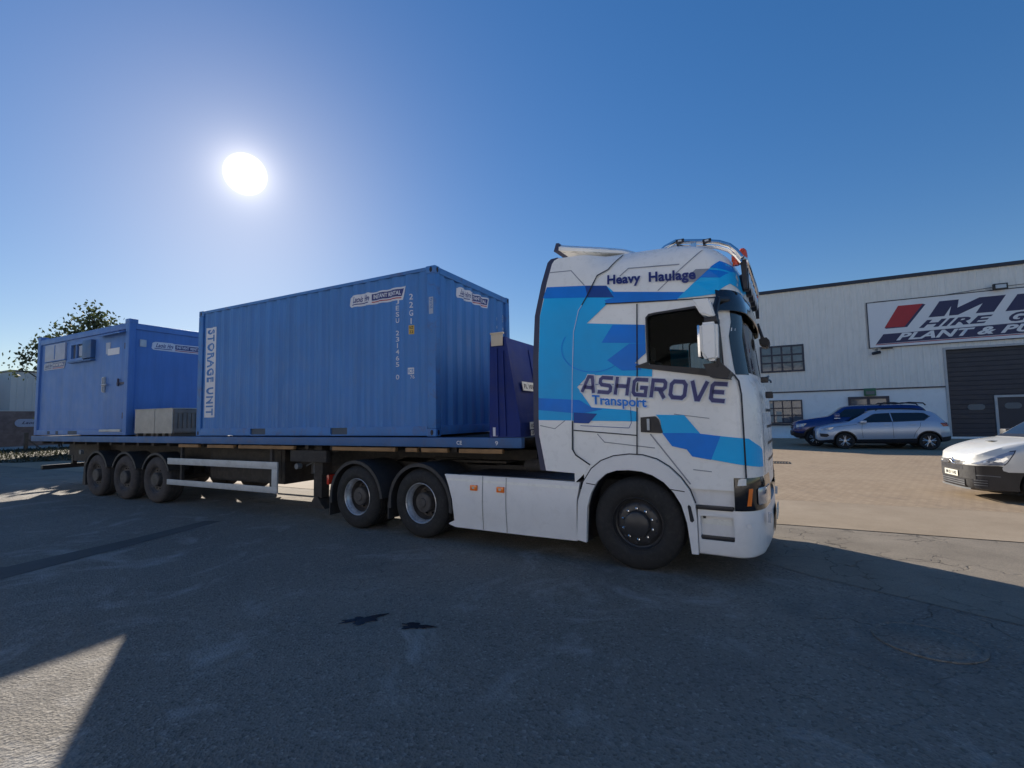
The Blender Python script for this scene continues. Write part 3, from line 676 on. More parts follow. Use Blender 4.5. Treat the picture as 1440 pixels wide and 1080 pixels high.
def tree(name, label, x, y, h, crown, nleaf, seed, group=None, leaf='leaf', lsz=0.16, trunk_r=0.16, spread=0.8, clumps=()):
    rr = random.Random(seed)
    t = thing(name, label, 'tree' if h > 3 else 'shrub', (x, y, 0), group=group)
    b = B(); tips = []
    def limb(p, d, L, r, lev):
        pts = [p]; rad = [r]; q = p.copy(); dd = d.copy()
        for i in range(5):
            dd = (dd+Vector((rr.uniform(-.22, .22), rr.uniform(-.22, .22), rr.uniform(-.05, .16)))).normalized()
            q = q+dd*L/5; pts.append(q.copy()); rad.append(r*(1-0.14*(i+1)))
            if lev >= 1: tips.append(q.copy())
        b.tube(pts, rad, 7 if lev < 2 else 5)
        if lev < 3:
            for k in range(5 if lev == 0 else 4):
                i = rr.randint(2, 5) if lev else rr.randint(3, 5)
                a = rr.uniform(0, 6.28); nd = (dd*0.55+Vector((math.cos(a), math.sin(a), rr.uniform(-0.1, 0.6)))*0.8).normalized()
                limb(pts[i], nd, L*rr.uniform(0.45, 0.68)*spread, rad[i]*0.55, lev+1)
    for k in range(crown[1]):
        limb(Vector((rr.uniform(-.1, .1)*k, rr.uniform(-.1, .1)*k, 0)), Vector((rr.uniform(-.25, .25)*min(k, 1), rr.uniform(-.25, .25)*min(k, 1), 1)).normalized(), h*crown[0]*rr.uniform(0.8, 1), trunk_r*(1 if k == 0 else 0.7), 0)
    mx = sum(p.x for p in tips)/len(tips); my = sum(p.y for p in tips)/len(tips)
    for v in b.bm.verts: k = min(1, max(0, v.co.z)/1.5); v.co.x -= mx*k; v.co.y -= my*k
    tips = [Vector((p.x-mx, p.y-my, p.z)) for p in tips]
    tips = [p for p in tips if p.z > h*0.22]
    zm = max(p.z for p in tips); sc = h/zm
    for v in b.bm.verts: v.co *= sc
    tips = [p*sc for p in tips]
    for cx, cy, cz, r1, k in clumps:
        c = Vector((cx, cy, cz)); root = Vector((0, 0, max(1.0, cz-2.6)))
        b.tube([root, root.lerp(c, 0.5)+Vector((0, 0, 0.25)), c], [0.07, 0.045, 0.02], 6)
        for q in range(k):
            p = c+Vector((rr.gauss(0, r1*0.55), rr.gauss(0, r1*0.5), rr.gauss(0, r1*0.5))); tips.append(p)
            if q % 3 == 0: b.tube([c, c.lerp(p, 0.6)+Vector((0, 0, 0.05)), p], [0.018, 0.012, 0.005], 4)
    mk('trunk', b, 'bark', t)
    lb = bmesh.new()
    for i in range(nleaf):
        p = rr.choice(tips)+Vector((rr.gauss(0, .30), rr.gauss(0, .30), rr.gauss(0, .26)))*min(1, h/6)
        a = Vector((rr.gauss(0, 1), rr.gauss(0, 1), rr.gauss(0, .7))).normalized(); c = a.orthogonal().normalized(); c = (c*math.cos(rr.uniform(0, 6.28))+a.cross(c)*math.sin(rr.uniform(0, 6.28))).normalized(); d = a.cross(c)
        s = lsz*rr.uniform(0.6, 1.3)
        lb.faces.new([lb.verts.new(p-c*s*.5), lb.verts.new(p+d*s*.3), lb.verts.new(p+c*s*.5), lb.verts.new(p-d*s*.3)])
    mk('crown', lb, leaf, t, smooth=False)
    return t
tree('broadleaf_tree', 'loose leafy tree rising above the left end of the blue cabin', -30.2, 7.3, 6.6, (0.6, 2), 8000, 11, 'trees behind the cabin', lsz=0.22, spread=0.5, clumps=((0.1, 0.35, 7.6, 0.9, 110), (0.2, -0.8, 6.75, 0.65, 50), (0, -2.35, 5.35, 0.42, 14), (0, -2.6, 4.75, 0.35, 8)))
tree('broadleaf_tree', 'leafy tree hidden mostly behind the middle of the blue cabin', -31, 9.3, 6.8, (0.6, 3), 6000, 31, 'trees behind the cabin', lsz=0.55, spread=0.85)
tree('broadleaf_tree', 'bushy tree hidden behind the door end of the blue cabin', -25.5, 7.4, 5.9, (0.6, 3), 6000, 37, 'trees behind the cabin', lsz=0.5, spread=0.8)
tree('broadleaf_tree', 'bushy tree farthest back behind the blue cabin', -36.5, 10.0, 6.6, (0.6, 3), 6000, 43, 'trees behind the cabin', lsz=0.55, spread=0.85)
tree('flowering_shrub', 'yellowish shrub in front of the grey unit beside the cabin', -46.5, 12.0, 4.2, (0.5, 4), 1500, 41, leaf='shrubleaf', lsz=0.34, trunk_r=0.06)

# ------------------------------------------------------------------ wheels
TYRE = lambda r, w: [(0.288, 0.03), (0.31, 0.008), (0.35, 0.0), (0.43, 0.004), (r-0.035, 0.018), (r-0.008, 0.045), (r, 0.07), (r, w*0.3-0.012), (r-0.014, w*0.3-0.008), (r-0.014, w*0.3+0.008), (r, w*0.3+0.012), (r, w*0.5-0.012), (r-0.014, w*0.5-0.008), (r-0.014, w*0.5+0.008), (r, w*0.5+0.012), (r, w*0.7-0.012), (r-0.014, w*0.7-0.008), (r-0.014, w*0.7+0.008), (r, w*0.7+0.012), (r, w-0.07), (r-0.02, w-0.02), (0.35, w), (0.29, w-0.03)]
RIM_DISH = [(0.292, 0.028), (0.284, 0.022), (0.276, 0.03), (0.27, 0.065), (0.262, 0.075), (0.25, 0.13), (0.238, 0.20), (0.22, 0.225), (0.15, 0.215), (0.145, 0.20), (0.142, 0.09), (0.13, 0.075), (0.07, 0.07), (0.06, 0.055), (0, 0.055)]
RIM_FRONT = [(0.292, 0.028), (0.284, 0.022), (0.274, 0.035), (0.268, 0.075), (0.25, 0.085), (0.225, 0.06), (0.20, 0.045), (0.145, 0.042), (0.142, 0.03), (0.135, -0.02), (0.12, -0.03), (0.0, -0.034)]
RIM_TRAILER = [(0.292, 0.028), (0.284, 0.022), (0.276, 0.03), (0.27, 0.05), (0.255, 0.06), (0.24, 0.085), (0.16, 0.095), (0.15, 0.085), (0.145, 0.01), (0.13, -0.005), (0.0, -0.01)]
def truck_wheel(par, x, yo, sgn, kind, r=0.5, wd=0.31, rubber='rubber', name='wheel'):
    """outer face at y=yo, sgn=+1 when the axle runs towards +y from there"""
    b = B(); o = (x, yo, r)
    if kind == 'front':
        b.lathe(RIM_FRONT, o, 'y', sgn, 48, 0)
        for k in range(10):
            a = 2*math.pi*k/10+0.2; p = Vector((x+0.212*math.cos(a), yo+sgn*0.05, r+0.212*math.sin(a)))
            b.tube([p+Vector((0, sgn*0.02, 0)), p-Vector((0, sgn*0.004, 0))], 0.017, 10, 1)
        mats = ['rim_black', 'seam']
    elif kind == 'dish':
        b.lathe(RIM_DISH[:6], o, 'y', sgn, 48, 1); b.lathe(RIM_DISH[5:], o, 'y', sgn, 48, 0)
        for k in range(10):
            a = 2*math.pi*k/10+0.1; p = Vector((x+0.178*math.cos(a), yo+sgn*0.22, r+0.178*math.sin(a)))
            b.tube([p, p-Vector((0, sgn*0.05, 0))], 0.016, 8, 0)
        mats = ['rim_dish', 'rim_silver']
    else:
        b.lathe(RIM_TRAILER, o, 'y', sgn, 40, 0)
        for k in range(10):
            a = 2*math.pi*k/10; p = Vector((x+0.2*math.cos(a), yo+sgn*0.09, r+0.2*math.sin(a)))
            b.tube([p, p-Vector((0, sgn*0.03, 0))], 0.014, 8, 0)
        mats = ['rim_dish']
    wo = mk(name, b, mats, par)
    b = B(); b.lathe(TYRE(r, wd), o, 'y', sgn, 64, 0)
    if kind == 'dish':
        b.lathe([(a, d+0.33) for a, d in TYRE(r, 0.29)], o, 'y', sgn, 48, 0)
    mk('tyre', b, rubber, wo)
    if kind == 'front':
        for k in range(10):
            a = 2*math.pi*k/10+0.35; p = Vector((x+0.168*math.cos(a), yo+sgn*0.045, r+0.168*math.sin(a)))
            b = B(); b.tube([p, p-Vector((0, sgn*0.028, 0)), p-Vector((0, sgn*0.034, 0))], [0.0165, 0.0165, 0.008], 6)
            mk('wheel_nut', b, 'chrome', wo)
    return wo
def arc_pts(cx, cz, r, a0, a1, n):
    return [(cx+r*math.cos(R(a0+(a1-a0)*i/n)), cz+r*math.sin(R(a0+(a1-a0)*i/n))) for i in range(n+1)]
def mudguard(par, x, z, r, a0, a1, y0, y1, mat='mudguard', th=0.02, lip=0.05, name='mudguard'):
    o = arc_pts(x, z, r, a0, a1, 22); i = arc_pts(x, z, r-th, a0, a1, 22)
    b = B(); b.prism(o+i[::-1], 'y', y0, y1)
    if lip:
        li = arc_pts(x, z, r-lip, a0, a1, 22); b.prism(o+li[::-1], 'y', y0-0.012, y0+0.01)
    return mk(name, b, mat, par)

# ------------------------------------------------------------------ the flatbed trailer
TR = thing('flatbed_trailer', 'long three axle flatbed trailer with blue side rails and navy front bulkhead', 'trailer', (-6.2, 1.22, 0), world=True)
b = B()
b.box(-13.78, 1.43, -0.06, 0.04, 1.295, 1.435, 0.012); b.box(-13.78, 1.43, 2.40, 2.50, 1.295, 1.435, 0.012)
b.box(-13.80, -13.70, 0.04, 2.40, 1.29, 1.432, 0.01)
mk('side_rail', b, 'deck_blue', TR)
b = B(); b.box(-13.70, 1.40, 0.04, 2.40, 1.385, 1.425)
x = -13.4
while x < 1.3: b.box(x, x+0.09, 0.05, 2.39, 1.22, 1.384); x += 0.62
mk('deck', b, 'chassis', TR, smooth=False)
b = B()
for y0 in (0.72, 1.60):
    b.prism([(-13.6, 0.86), (-1.9, 0.86), (-1.2, 1.06), (1.3, 1.06), (1.3, 1.218), (-13.6, 1.218)], 'y', y0, y0+0.12)
b.box(-0.35, 0.9, 0.5, 1.95, 1.03, 1.06); b.tube([(-0.1, 1.22, 0.95), (-0.1, 1.22, 1.05)], 0.05, 12)
for x in (-12.6, -11, -9.4, -8.1, -6.4, -5, -3.6, -2.2): b.box(x, x+0.08, 0.84, 1.60, 0.92, 1.2)
mk('chassis_frame', b, 'chassis', TR, smooth=False)
for x0, x1 in ((-6.6, -5.9), (-5.6, -4.75), (-4.6, -3.05), (-2.1, -0.75), (-0.55, -0.33), (-0.25, 0.22), (0.42, 1.12)):
    b = B(); b.box(x0, x1, -0.035, 0.03, 1.215, 1.275, 0.005); mk('lashing_strip', b, 'strap', TR)
for x in (-6.62, -3.75):
    b = B(); b.box(x, x+0.06, 0.02, 0.07, 0.40, 1.29); mk('guard_hanger', b, 'chassis', TR, smooth=False)
b = B(); b.box(-6.95, -3.44, -0.06, -0.03, 0.855, 0.985, 0.006); b.box(-6.95, -3.44, -0.06, -0.03, 0.43, 0.54, 0.006); b.box(-3.585, -3.44, -0.062, -0.031, 0.5395, 0.8555, 0.004)
mk('side_guard', b, 'alu', TR)
b = B(); b.box(-6.95, -3.44, 2.47, 2.50, 0.855, 0.985, 0.006); b.box(-6.95, -3.44, 2.47, 2.50, 0.43, 0.54, 0.006); b.box(-3.585, -3.44, 2.471, 2.502, 0.5395, 0.8555, 0.004)
mk('side_guard', b, 'alu', TR)
b = B(); b.box(-6.3, -3.9, 0.45, 2.0, 0.50, 1.20, 0.03); b.box(-6.2, -4.0, 0.44, 0.45, 0.55, 1.15); mk('pallet_box', b, 'chassis', TR)
for y in (0.14, 2.14):
    b = B(); b.box(-2.74, -2.54, y, y+0.17, 0.38, 1.29, 0.01); b.box(-2.78, -2.50, y-0.02, y+0.19, 0.78, 1.15, 0.012); b.prism([(-2.86, 0.20), (-2.42, 0.20), (-2.5, 0.27), (-2.6, 0.40), (-2.68, 0.40), (-2.78, 0.27)], 'y', y-0.03, y+0.20)
    b.tube([(-2.64, y+0.085, 1.0), (-2.15, y+0.085, 1.25)], 0.03, 8); mk('landing_leg', b, 'chassis', TR)
b = B(); b.tube([(-2.64, 0.30, 0.72), (-2.64, 2.14, 0.72)], 0.045, 10); b.box(-3.2, -2.3, 0.02, 0.12, 1.0, 1.2, 0.01); mk('leg_brace', b, 'chassis', TR)
b = B(); b.tube([(-3.0, -0.01, 0.92), (-3.0, 0.08, 0.92)], 0.05, 12); b.tube([(-2.9, 0.12, 0.92), (-2.7, 0.12, 1.0), (-2.7, 0.12, 0.8)], 0.012, 6); mk('winding_handle', b, 'galv', TR)
for x in (-7.44, -8.75, -10.06):
    truck_wheel(TR, x, -0.05, 1, 'trailer', 0.5, 0.38, 'dusty_rubber'); truck_wheel(TR, x, 2.49, -1, 'trailer', 0.5, 0.38, 'dusty_rubber')
    mudguard(TR, x, 0.5, 0.585, 22, 158, -0.04, 0.36, 'mudguard'); mudguard(TR, x, 0.5, 0.585, 22, 158, 2.12, 2.49, 'mudguard')
    b = B(); b.tube([(x, 0.3, 0.5), (x, 2.15, 0.5)], 0.065, 12); b.box(x-0.1, x+0.1, 0.70, 0.86, 0.55, 0.9); b.box(x-0.1, x+0.1, 1.58, 1.74, 0.55, 0.9); b.lathe([(0, 0), (0.11, 0), (0.12, 0.05), (0.12, 0.2), (0, 0.2)], (x+0.26, 0.95, 0.62), 'x', 1, 20); mk('axle', b, 'chassis', TR)
for y0, y1 in ((-0.03, 0.36), (2.12, 2.48)):
    b = B(); b.prism([(-10.60, 0.24), (-10.63, 0.24), (-10.75, 0.24), (-10.69, 0.85), (-10.64, 0.85)], 'y', y0, y1); mk('mud_flap', b, 'mudguard', TR, smooth=False)
b = B(); b.box(-13.55, -13.43, 0.1, 2.34, 0.50, 0.62, 0.01); b.box(-13.5, -13.4, 0.74, 0.84, 0.62, 0.88); b.box(-13.5, -13.4, 1.6, 1.7, 0.62, 0.88); mk('rear_bumper', b, 'trim', TR)
b = B(); b.box(-12.6, -11.2, 0.45, 2.0, 0.74, 1.2, 0.03); mk('spare_wheel_carrier', b, 'chassis', TR)
b = B(); b.tube([(-10.92, 0.02, 1.04), (-10.92, -0.04, 1.04)], 0.06, 12); mk('side_reflector', b, 'galv', TR)
# bulkhead
P = [(0.94, 1.44), (1.425, 1.44), (1.425, 1.63), (1.225, 2.81), (1.00, 2.81), (0.965, 2.74)]
for y0, y1 in ((-0.055, 0.0), (2.44, 2.495)):
    b = B(); b.prism(P, 'y', y0, y1)
    ys = y0-0.02 if y0 < 0 else y1
    b.prism([(1.045, 1.46), (1.095, 1.46), (1.085, 2.66), (1.055, 2.66)], 'y', ys, ys+0.02); b.prism([(1.175, 1.46), (1.21, 1.46), (1.18, 2.62), (1.15, 2.62)], 'y', ys, ys+0.02)
    b.prism([(1.385, 1.46), (1.425, 1.46), (1.425, 1.63), (1.225, 2.81), (1.19, 2.81)], 'y', ys, ys+0.02)
    mk('bulkhead_wing', b, 'bulk_blue', TR)
b = B()
def slab(x0, z0, x1, z1, th, y0, y1, mi=0):
    d = Vector((x1-x0, z1-z0)).normalized(); n = Vector((d.y, -d.x))*th
    b.prism([(x0, z0), (x1, z1), (x1-n.x, z1-n.y), (x0-n.x, z0-n.y)], 'y', y0, y1, mi)
slab(1.42, 1.63, 1.222, 2.80, 0.03, 0.002, 2.438); b.box(1.385, 1.415, 0.002, 2.438, 1.44, 1.63)
for y in (0.6, 1.2, 1.8): slab(1.405+0.03, 1.65, 1.225+0.03, 2.70, 0.035, y, y+0.07)
mk('bulkhead_sheet', b, 'bulk_blue', TR)
b = B(); b.box(1.005, 1.185, -0.09, -0.077, 2.69, 2.855, 0.004); b.box(0.995, 1.195, -0.10, -0.056, 2.855, 2.875); mk('marker_board', b, 'beige', TR)
def bulk(u, v, off=0.012):   # u across (y), v height on the leaning sheet
    x = 1.42-(v-1.63)/1.17*0.198 if v > 1.63 else 1.42
    return (x+off, u, v)
def bulk_plate(y0, y1, z0, z1, txt=None):
    bm = flat_poly([[(y0, z0), (y1, z0), (y1, z1), (y0, z1)]]); warp(bm, lambda u, v: bulk(u, v, 0.035)); bmesh.ops.recalc_face_normals(bm, faces=bm.faces[:]); p = mk('number_board', bm, 'reflect', TR, smooth=False)
    if txt:
        bm = text_bm(txt, y0+(y1-y0)*0.12, z0+(z1-z0)*0.25, y1-(y1-y0)*0.12, z1-(z1-z0)*0.25, 0.02); warp(bm, lambda u, v: bulk(u, v, 0.038)); mk('lettering', bm, 'trim', p, smooth=False)
bulk_plate(0.13, 0.52, 2.075, 2.20, 'FL 101'); bulk_plate(0.16, 0.52, 1.54, 1.64, '10 178'); bulk_plate(0.19, 0.30, 1.455, 1.525, 'CE'); bulk_plate(0.40, 0.52, 1.45, 1.53)
b = B(); b.box(1.42, 1.43, 0.4, 2.0, 1.30, 1.42); b.lathe([(0, 0), (0.05, 0), (0.05, 0.05), (0, 0.05)], (1.43, 0.9, 1.36), 'x', 1, 12); b.lathe([(0, 0), (0.05, 0), (0.05, 0.05), (0, 0.05)], (1.43, 1.1, 1.36), 'x', 1, 12); mk('coupling_board', b, 'chassis', TR)
def tmark(s, x0, z0, x1, z1, y=-0.0625, mat='sticker', rot=False):
    if rot:
        bm = text_bm(s, 0, 0, z1-z0, x1-x0, 0.01); warp(bm, lambda u, v: (x0+v, y, z1-u))
    else:
        bm = text_bm(s, x0, z0, x1, z1, 0.02); warp(bm, lambda u, v: (u, y, v))
    mk('lettering', bm, mat, TR, smooth=False)
tmark('CE', 0.40, 1.335, 0.49, 1.39); tmark('9', 1.03, 1.33, 1.075, 1.39)
b = B(); b.box(1.0, 1.075, -0.064, -0.0605, 1.455, 1.575); mk('label_plate', b, 'sticker', TR, smooth=False)

# ------------------------------------------------------------------ blue storage container
CZ0, CZ1, CL, CW = 1.445, 4.036, 6.058, 2.438
CT = thing('storage_container', 'blue corrugated shipping container lettered STORAGE UNIT standing on the trailer', 'container', (-CL/2, CW/2, CZ0), world=True)
PITCH = 0.278
def corr(u):
    """depth of the corrugated side at u (0 = crest)"""
    p = u % PITCH
    if p < 0.07: return 0.0
    if p < 0.138: return (p-0.07)/0.068*0.026
    if p < 0.208: return 0.026
    return 0.026*(1-(p-0.208)/0.07)
def cbreaks(a, b_):
    out = []; k = math.floor(a/PITCH)
    while k*PITCH < b_+PITCH:
        for q in (0, 0.07, 0.138, 0.208):
            v = k*PITCH+q
            if a < v < b_: out.append(v)
        k += 1
    return out
YS = 0.016
def side_y(x): return YS+corr(x+10*PITCH)
def end_x(y): return -0.018-corr(y+0.09)*1.7
b = B()
xs = [-CL+0.14]+cbreaks(-CL+0.14, -0.16)+[-0.16]
xs = sorted(set(round(v, 5) for v in xs))
b.loft([[(x, side_y(x), CZ0+0.15), (x, side_y(x), CZ1-0.06)] for x in xs]); b.loft([[(x, CW-side_y(x), CZ1-0.06), (x, CW-side_y(x), CZ0+0.15)] for x in xs])
ys = [0.13]+[v-0.09 for v in cbreaks(0.22, CW-0.04) if 0.13 < v-0.09 < CW-0.13]+[CW-0.13]
b.loft([[(end_x(y), y, CZ0+0.15), (end_x(y), y, CZ1-0.09)] for y in ys])
b.quad([(-CL+0.1, 0.05, CZ1-0.03), (-0.05, 0.05, CZ1-0.03), (-0.05, CW-0.05, CZ1-0.03), (-CL+0.1, CW-0.05, CZ1-0.03)]); b.quad([(-CL+0.05, 0.05, CZ0+0.1), (-0.05, 0.05, CZ0+0.1), (-0.05, CW-0.05, CZ0+0.1), (-CL+0.05, CW-0.05, CZ0+0.1)])
mk('corrugated_wall', b, 'cont_blue', CT, smooth=False)
b = B()
for y0, y1 in ((0.004, 0.10), (CW-0.10, CW-0.004)):
    b.box(-CL+0.16, -0.16, y0, y1, CZ1-0.065, CZ1-0.012, 0.006)
b.box(-0.10, -0.004, 0.14, CW-0.14, CZ1-0.11, CZ1-0.012, 0.006); b.box(-0.14, -0.004, 0.14, CW-0.14, CZ0+0.02, CZ0+0.16, 0.008); b.box(-CL+0.004, -CL+0.12, 0.14, CW-0.14, CZ1-0.12, CZ1-0.012, 0.006); b.box(-CL+0.004, -CL+0.12, 0.14, CW-0.14, CZ0+0.02, CZ0+0.14, 0.006)
for px0, px1 in ((-CL+0.16, -4.31), (-3.87, -2.19), (-1.80, -0.16)): b.box(px0, px1, 0.002, 0.09, CZ0+0.012, CZ0+0.155, 0.004)
for px0, px1 in ((-4.31, -3.87), (-2.19, -1.80)): b.box(px0, px1, 0.003, 0.09, CZ0+0.14, CZ0+0.155); b.box(px0, px1, 0.003, 0.09, CZ0+0.012, CZ0+0.03)
b.box(-CL+0.16, -0.16, CW-0.09, CW-0.002, CZ0+0.012, CZ0+0.155, 0.004)
mk('frame_rail', b, 'cont_frame', CT)
b = B()
for px0, px1 in ((-4.31, -3.87), (-2.19, -1.80)): b.box(px0, px1, 0.03, 0.06, CZ0+0.03, CZ0+0.14)
mk('fork_pocket', b, 'pocket', CT, smooth=False)
for xa, xb in ((-CL+0.002, -CL+0.15), (-0.155, -0.002)):
    for ya, yb in ((0.002, 0.13), (CW-0.13, CW-0.002)):
        b = B(); b.box(xa, xb, ya, yb, CZ0+0.118, CZ1-0.118, 0.012); mk('corner_post', b, 'cont_frame', CT)
        for za, zb in ((CZ0, CZ0+0.118), (CZ1-0.118, CZ1)):
            b = B(); b.box(xa-(0.0 if xa < -1 else 0.02), xb+(0.02 if xa < -1 else 0), ya, yb, za, zb, 0.012)
            xm = (xa+xb)/2
            if ya < 1: b.prism([(xm+0.026*math.cos(R(a)), (za+zb)/2+0.042*math.sin(R(a))) for a in range(0, 360, 20)], 'y', ya-0.001, ya+0.004, 1)
            b.prism([((ya+yb)/2+0.026*math.cos(R(a)), (za+zb)/2+0.042*math.sin(R(a))) for a in range(0, 360, 20)], 'x', (xb-0.004 if xa > -1 else xa-0.001), (xb+0.001 if xa > -1 else xa+0.004), 1)
            mk('corner_casting', b, ['cont_frame', 'seam'], CT)
# rear doors of the container (facing the crates)
b = B()
for y0, y1 in ((0.14, CW/2-0.006), (CW/2+0.006, CW-0.14)): b.box(-CL+0.03, -CL+0.07, y0, y1, CZ0+0.14, CZ1-0.12, 0.01)
for y in (0.35, 0.95, 1.45, 2.05): b.tube([(-CL+0.012, y, CZ0+0.1), (-CL+0.012, y, CZ1-0.1)], 0.017, 8)
mk('rear_door', b, 'cont_blue', CT)
def on_side(bm, name, mat, off, par=CT, ang=None):
    x0 = min(v.co.x for v in bm.verts); x1 = max(v.co.x for v in bm.verts)
    slice_grid(bm, [v-0.0 for v in cbreaks(x0, x1)])
    warp(bm, lambda u, v: (u, (side_y(u) if u < -0.16 else 0.002)-off, v)); bmesh.ops.recalc_face_normals(bm, faces=bm.faces[:])
    return mk(name, bm, mat, par, smooth=False)
def on_end(bm, name, mat, off, par=CT):
    y0 = min(v.co.x for v in bm.verts); y1 = max(v.co.x for v in bm.verts)
    slice_grid(bm, [v-0.09 for v in cbreaks(y0+0.09, y1+0.09)])
    warp(bm, lambda u, v: (end_x(u)+off, u, v)); bmesh.ops.recalc_face_normals(bm, faces=bm.faces[:])
    return mk(name, bm, mat, par, smooth=False)
def rent_logo(fn, u0, u1, v0, v1, par, o=0.0, dim=False):
    """white edged strip: script at left on white, INSTANT RENTAL on navy at right, red line under it"""
    W = u1-u0; H = v1-v0; L = lambda a, c: (u0+a*W, v0+c*H)
    wm = 'sticker_dim' if dim else 'sticker'
    lft = [L(0.06, 0.95), L(0.015, 0.8), L(0.0, 0.2), L(0.03, 0.03)]
    s = fn(flat_poly([[L(0.03, 0.03), L(0.38, 0.0), L(0.94, 0.0), L(1.0, 1.0), L(0.40, 0.93), L(0.36, 1.0), L(0.06, 0.95), L(0.015, 0.8), L(0.0, 0.2)]]), 'rental_sticker', wm, 0.0022+o, par)
    fn(flat_poly([[L(0.415, 0.30), L(0.925, 0.30), L(0.96, 0.86), L(0.415, 0.82)]]), 'sticker_panel', 'navy', 0.0032+o, s)
    fn(flat_poly([[L(0.415, 0.13), L(0.915, 0.13), L(0.92, 0.22), L(0.415, 0.22)]]), 'sticker_line', 'sred', 0.0032+o, s)
    fn(flat_poly([[L(0.05, 0.16), L(0.36, 0.18), L(0.36, 0.26), L(0.05, 0.24)]]), 'sticker_line', 'navy', 0.0032+o, s)
    fn(text_bm('INSTANT RENTAL', u0+0.44*W, v0+0.42*H, u0+0.91*W, v0+0.74*H, 0.03), 'lettering', 'sticker', 0.0042+o, s)
    fn(text_bm('Laois', u0+0.07*W, v0+0.34*H, u0+0.25*W, v0+0.82*H, 0.02, 0.45), 'lettering', 'navy', 0.0042+o, s)
    fn(text_bm('Hire', u0+0.27*W, v0+0.34*H, u0+0.38*W, v0+0.82*H, 0.02, 0.45), 'lettering', 'navy', 0.0042+o, s)
    return s
rent_logo(on_side, -1.79, -0.58, 3.59, 3.80, CT)
rent_logo(on_end, 0.655, 1.66, 3.68, 3.875, CT)
def vchars(s, x, ztop, h, wd, step, fn, mat='sticker', par=CT, off=0.003):
    z = ztop
    bms = []
    for ch in s:
        if ch != ' ':
            narrow = wd*0.25 if ch in '1I' else wd
            fn(text_bm(ch, x-narrow/2, z-h, x+narrow/2, z, 0.01), 'lettering', mat, off, par)
        z -= step
vchars('JESU 231465 0', -0.745, 3.60, 0.075, 0.052, 0.0995, on_side)
vchars('22G1', -0.472, 3.655, 0.09, 0.06, 0.128, on_side)
s = on_side(flat_poly([[(-0.515, 3.02), (-0.425, 3.02), (-0.425, 3.16), (-0.515, 3.16)]]), 'warning_plate', 'plate_yellow', 0.003)
on_side(text_bm('NZ', -0.50, 3.10, -0.44, 3.145, 0.02), 'lettering', 'seam', 0.004, s); on_side(text_bm('22', -0.50, 3.035, -0.44, 3.08, 0.02), 'lettering', 'seam', 0.004, s)
s = on_side(flat_poly([[(-0.535, 2.40), (-0.43, 2.40), (-0.43, 2.50), (-0.535, 2.50)]]), 'data_plate', 'sticker', 0.003)
on_side(text_bm('ICS', -0.525, 2.42, -0.44, 2.48, 0.02), 'lettering', 'cont_blue', 0.004, s); on_side(text_bm('76', -0.49, 2.33, -0.425, 2.385, 0.01), 'lettering', 'sticker', 0.003)
bm = flat_poly([[(-0.115, 3.29), (-0.035, 3.29), (-0.035, 3.55), (-0.115, 3.55)]]); s = on_side(bm, 'data_plate', 'sticker_dim', 0.0035)
bm = text_bm('2U1G', 0, 0, 0.16, 0.05, 0.02); warp(bm, lambda u, v: (-0.05-v, 3.37+u, 0)); on_side(bm, 'lettering', 'cont_blue', 0.0045, s)
# STORAGE UNIT, top to bottom
s = on_side(flat_poly([[(-5.80, 1.82), (-5.47, 1.82), (-5.47, 3.66), (-5.80, 3.66)]]), 'storage_sticker', 'sticker', 0.0025)
bm = text_bm('STORAGE UNIT', 0, 0, 1.76, 0.25, 0.028, 0.0, 0.14); warp(bm, lambda u, v: (-5.76+v, 3.62-u, 0)); on_side(bm, 'lettering', 'cont_blue', 0.004, s)
vchars('1 0 1', 2.02, 3.60, 0.06, 0.03, 0.08, on_end)
vchars('22 67', 2.18, 3.66, 0.055, 0.03, 0.075, on_end)

# ------------------------------------------------------------------ blue site cabin
KX0, KX1, KZ1 = -13.75, -8.80, 4.10
KT = thing('site_cabin', 'blue portable site cabin with a door and shuttered window at the rear of the trailer', 'cabin', ((KX0+KX1)/2, 1.2, 1.445), world=True)
b = B(); b.box(KX0+0.05, KX1-0.05, 0.03, 2.40, 1.58, KZ1-0.03)
mk('wall_panel', b, 'cabin_blue', KT, smooth=False)
b = B()
for y0 in (-0.02, 2.32):
    for x0 in (KX0, KX1-0.16): b.box(x0, x0+0.16, y0, y0+0.14, 1.46, KZ1+0.03, 0.012)
    b.box(KX0+0.16, KX1-0.16, y0+0.004, y0+0.12, KZ1-0.13, KZ1+0.012, 0.008); b.box(KX0+0.16, KX1-0.16, y0+0.004, y0+0.12, 1.465, 1.60, 0.008)
b.box(KX1-0.13, KX1-0.004, 0.12, 2.32, KZ1-0.13, KZ1+0.012, 0.008); b.box(KX1-0.13, KX1-0.004, 0.12, 2.32, 1.465, 1.60, 0.008); b.box(KX0+0.004, KX0+0.13, 0.12, 2.32, KZ1-0.13, KZ1+0.012, 0.008)
mk('frame', b, 'cabin_blue', KT)
for x0 in (KX0-0.005, KX1-0.19):
    for y0 in (-0.025, 2.26):
        b = B(); b.box(x0, x0+0.195, y0, y0+0.185, KZ1+0.005, KZ1+0.105, 0.012); mk('corner_casting', b, 'cabin_blue', KT)
b = B()
for x0, x1 in ((-12.9, -12.75), (-12.4, -12.25), (-11.7, -11.2)): b.box(x0, x1, -0.019, -0.012, 1.48, 1.57)
mk('fork_pocket', b, 'pocket', KT, smooth=False)
b = B(); b.box(-9.99, -8.98, 0.012, 0.029, 1.60, 3.83, 0.006)
kd = mk('door', b, 'cabin_blue', KT)
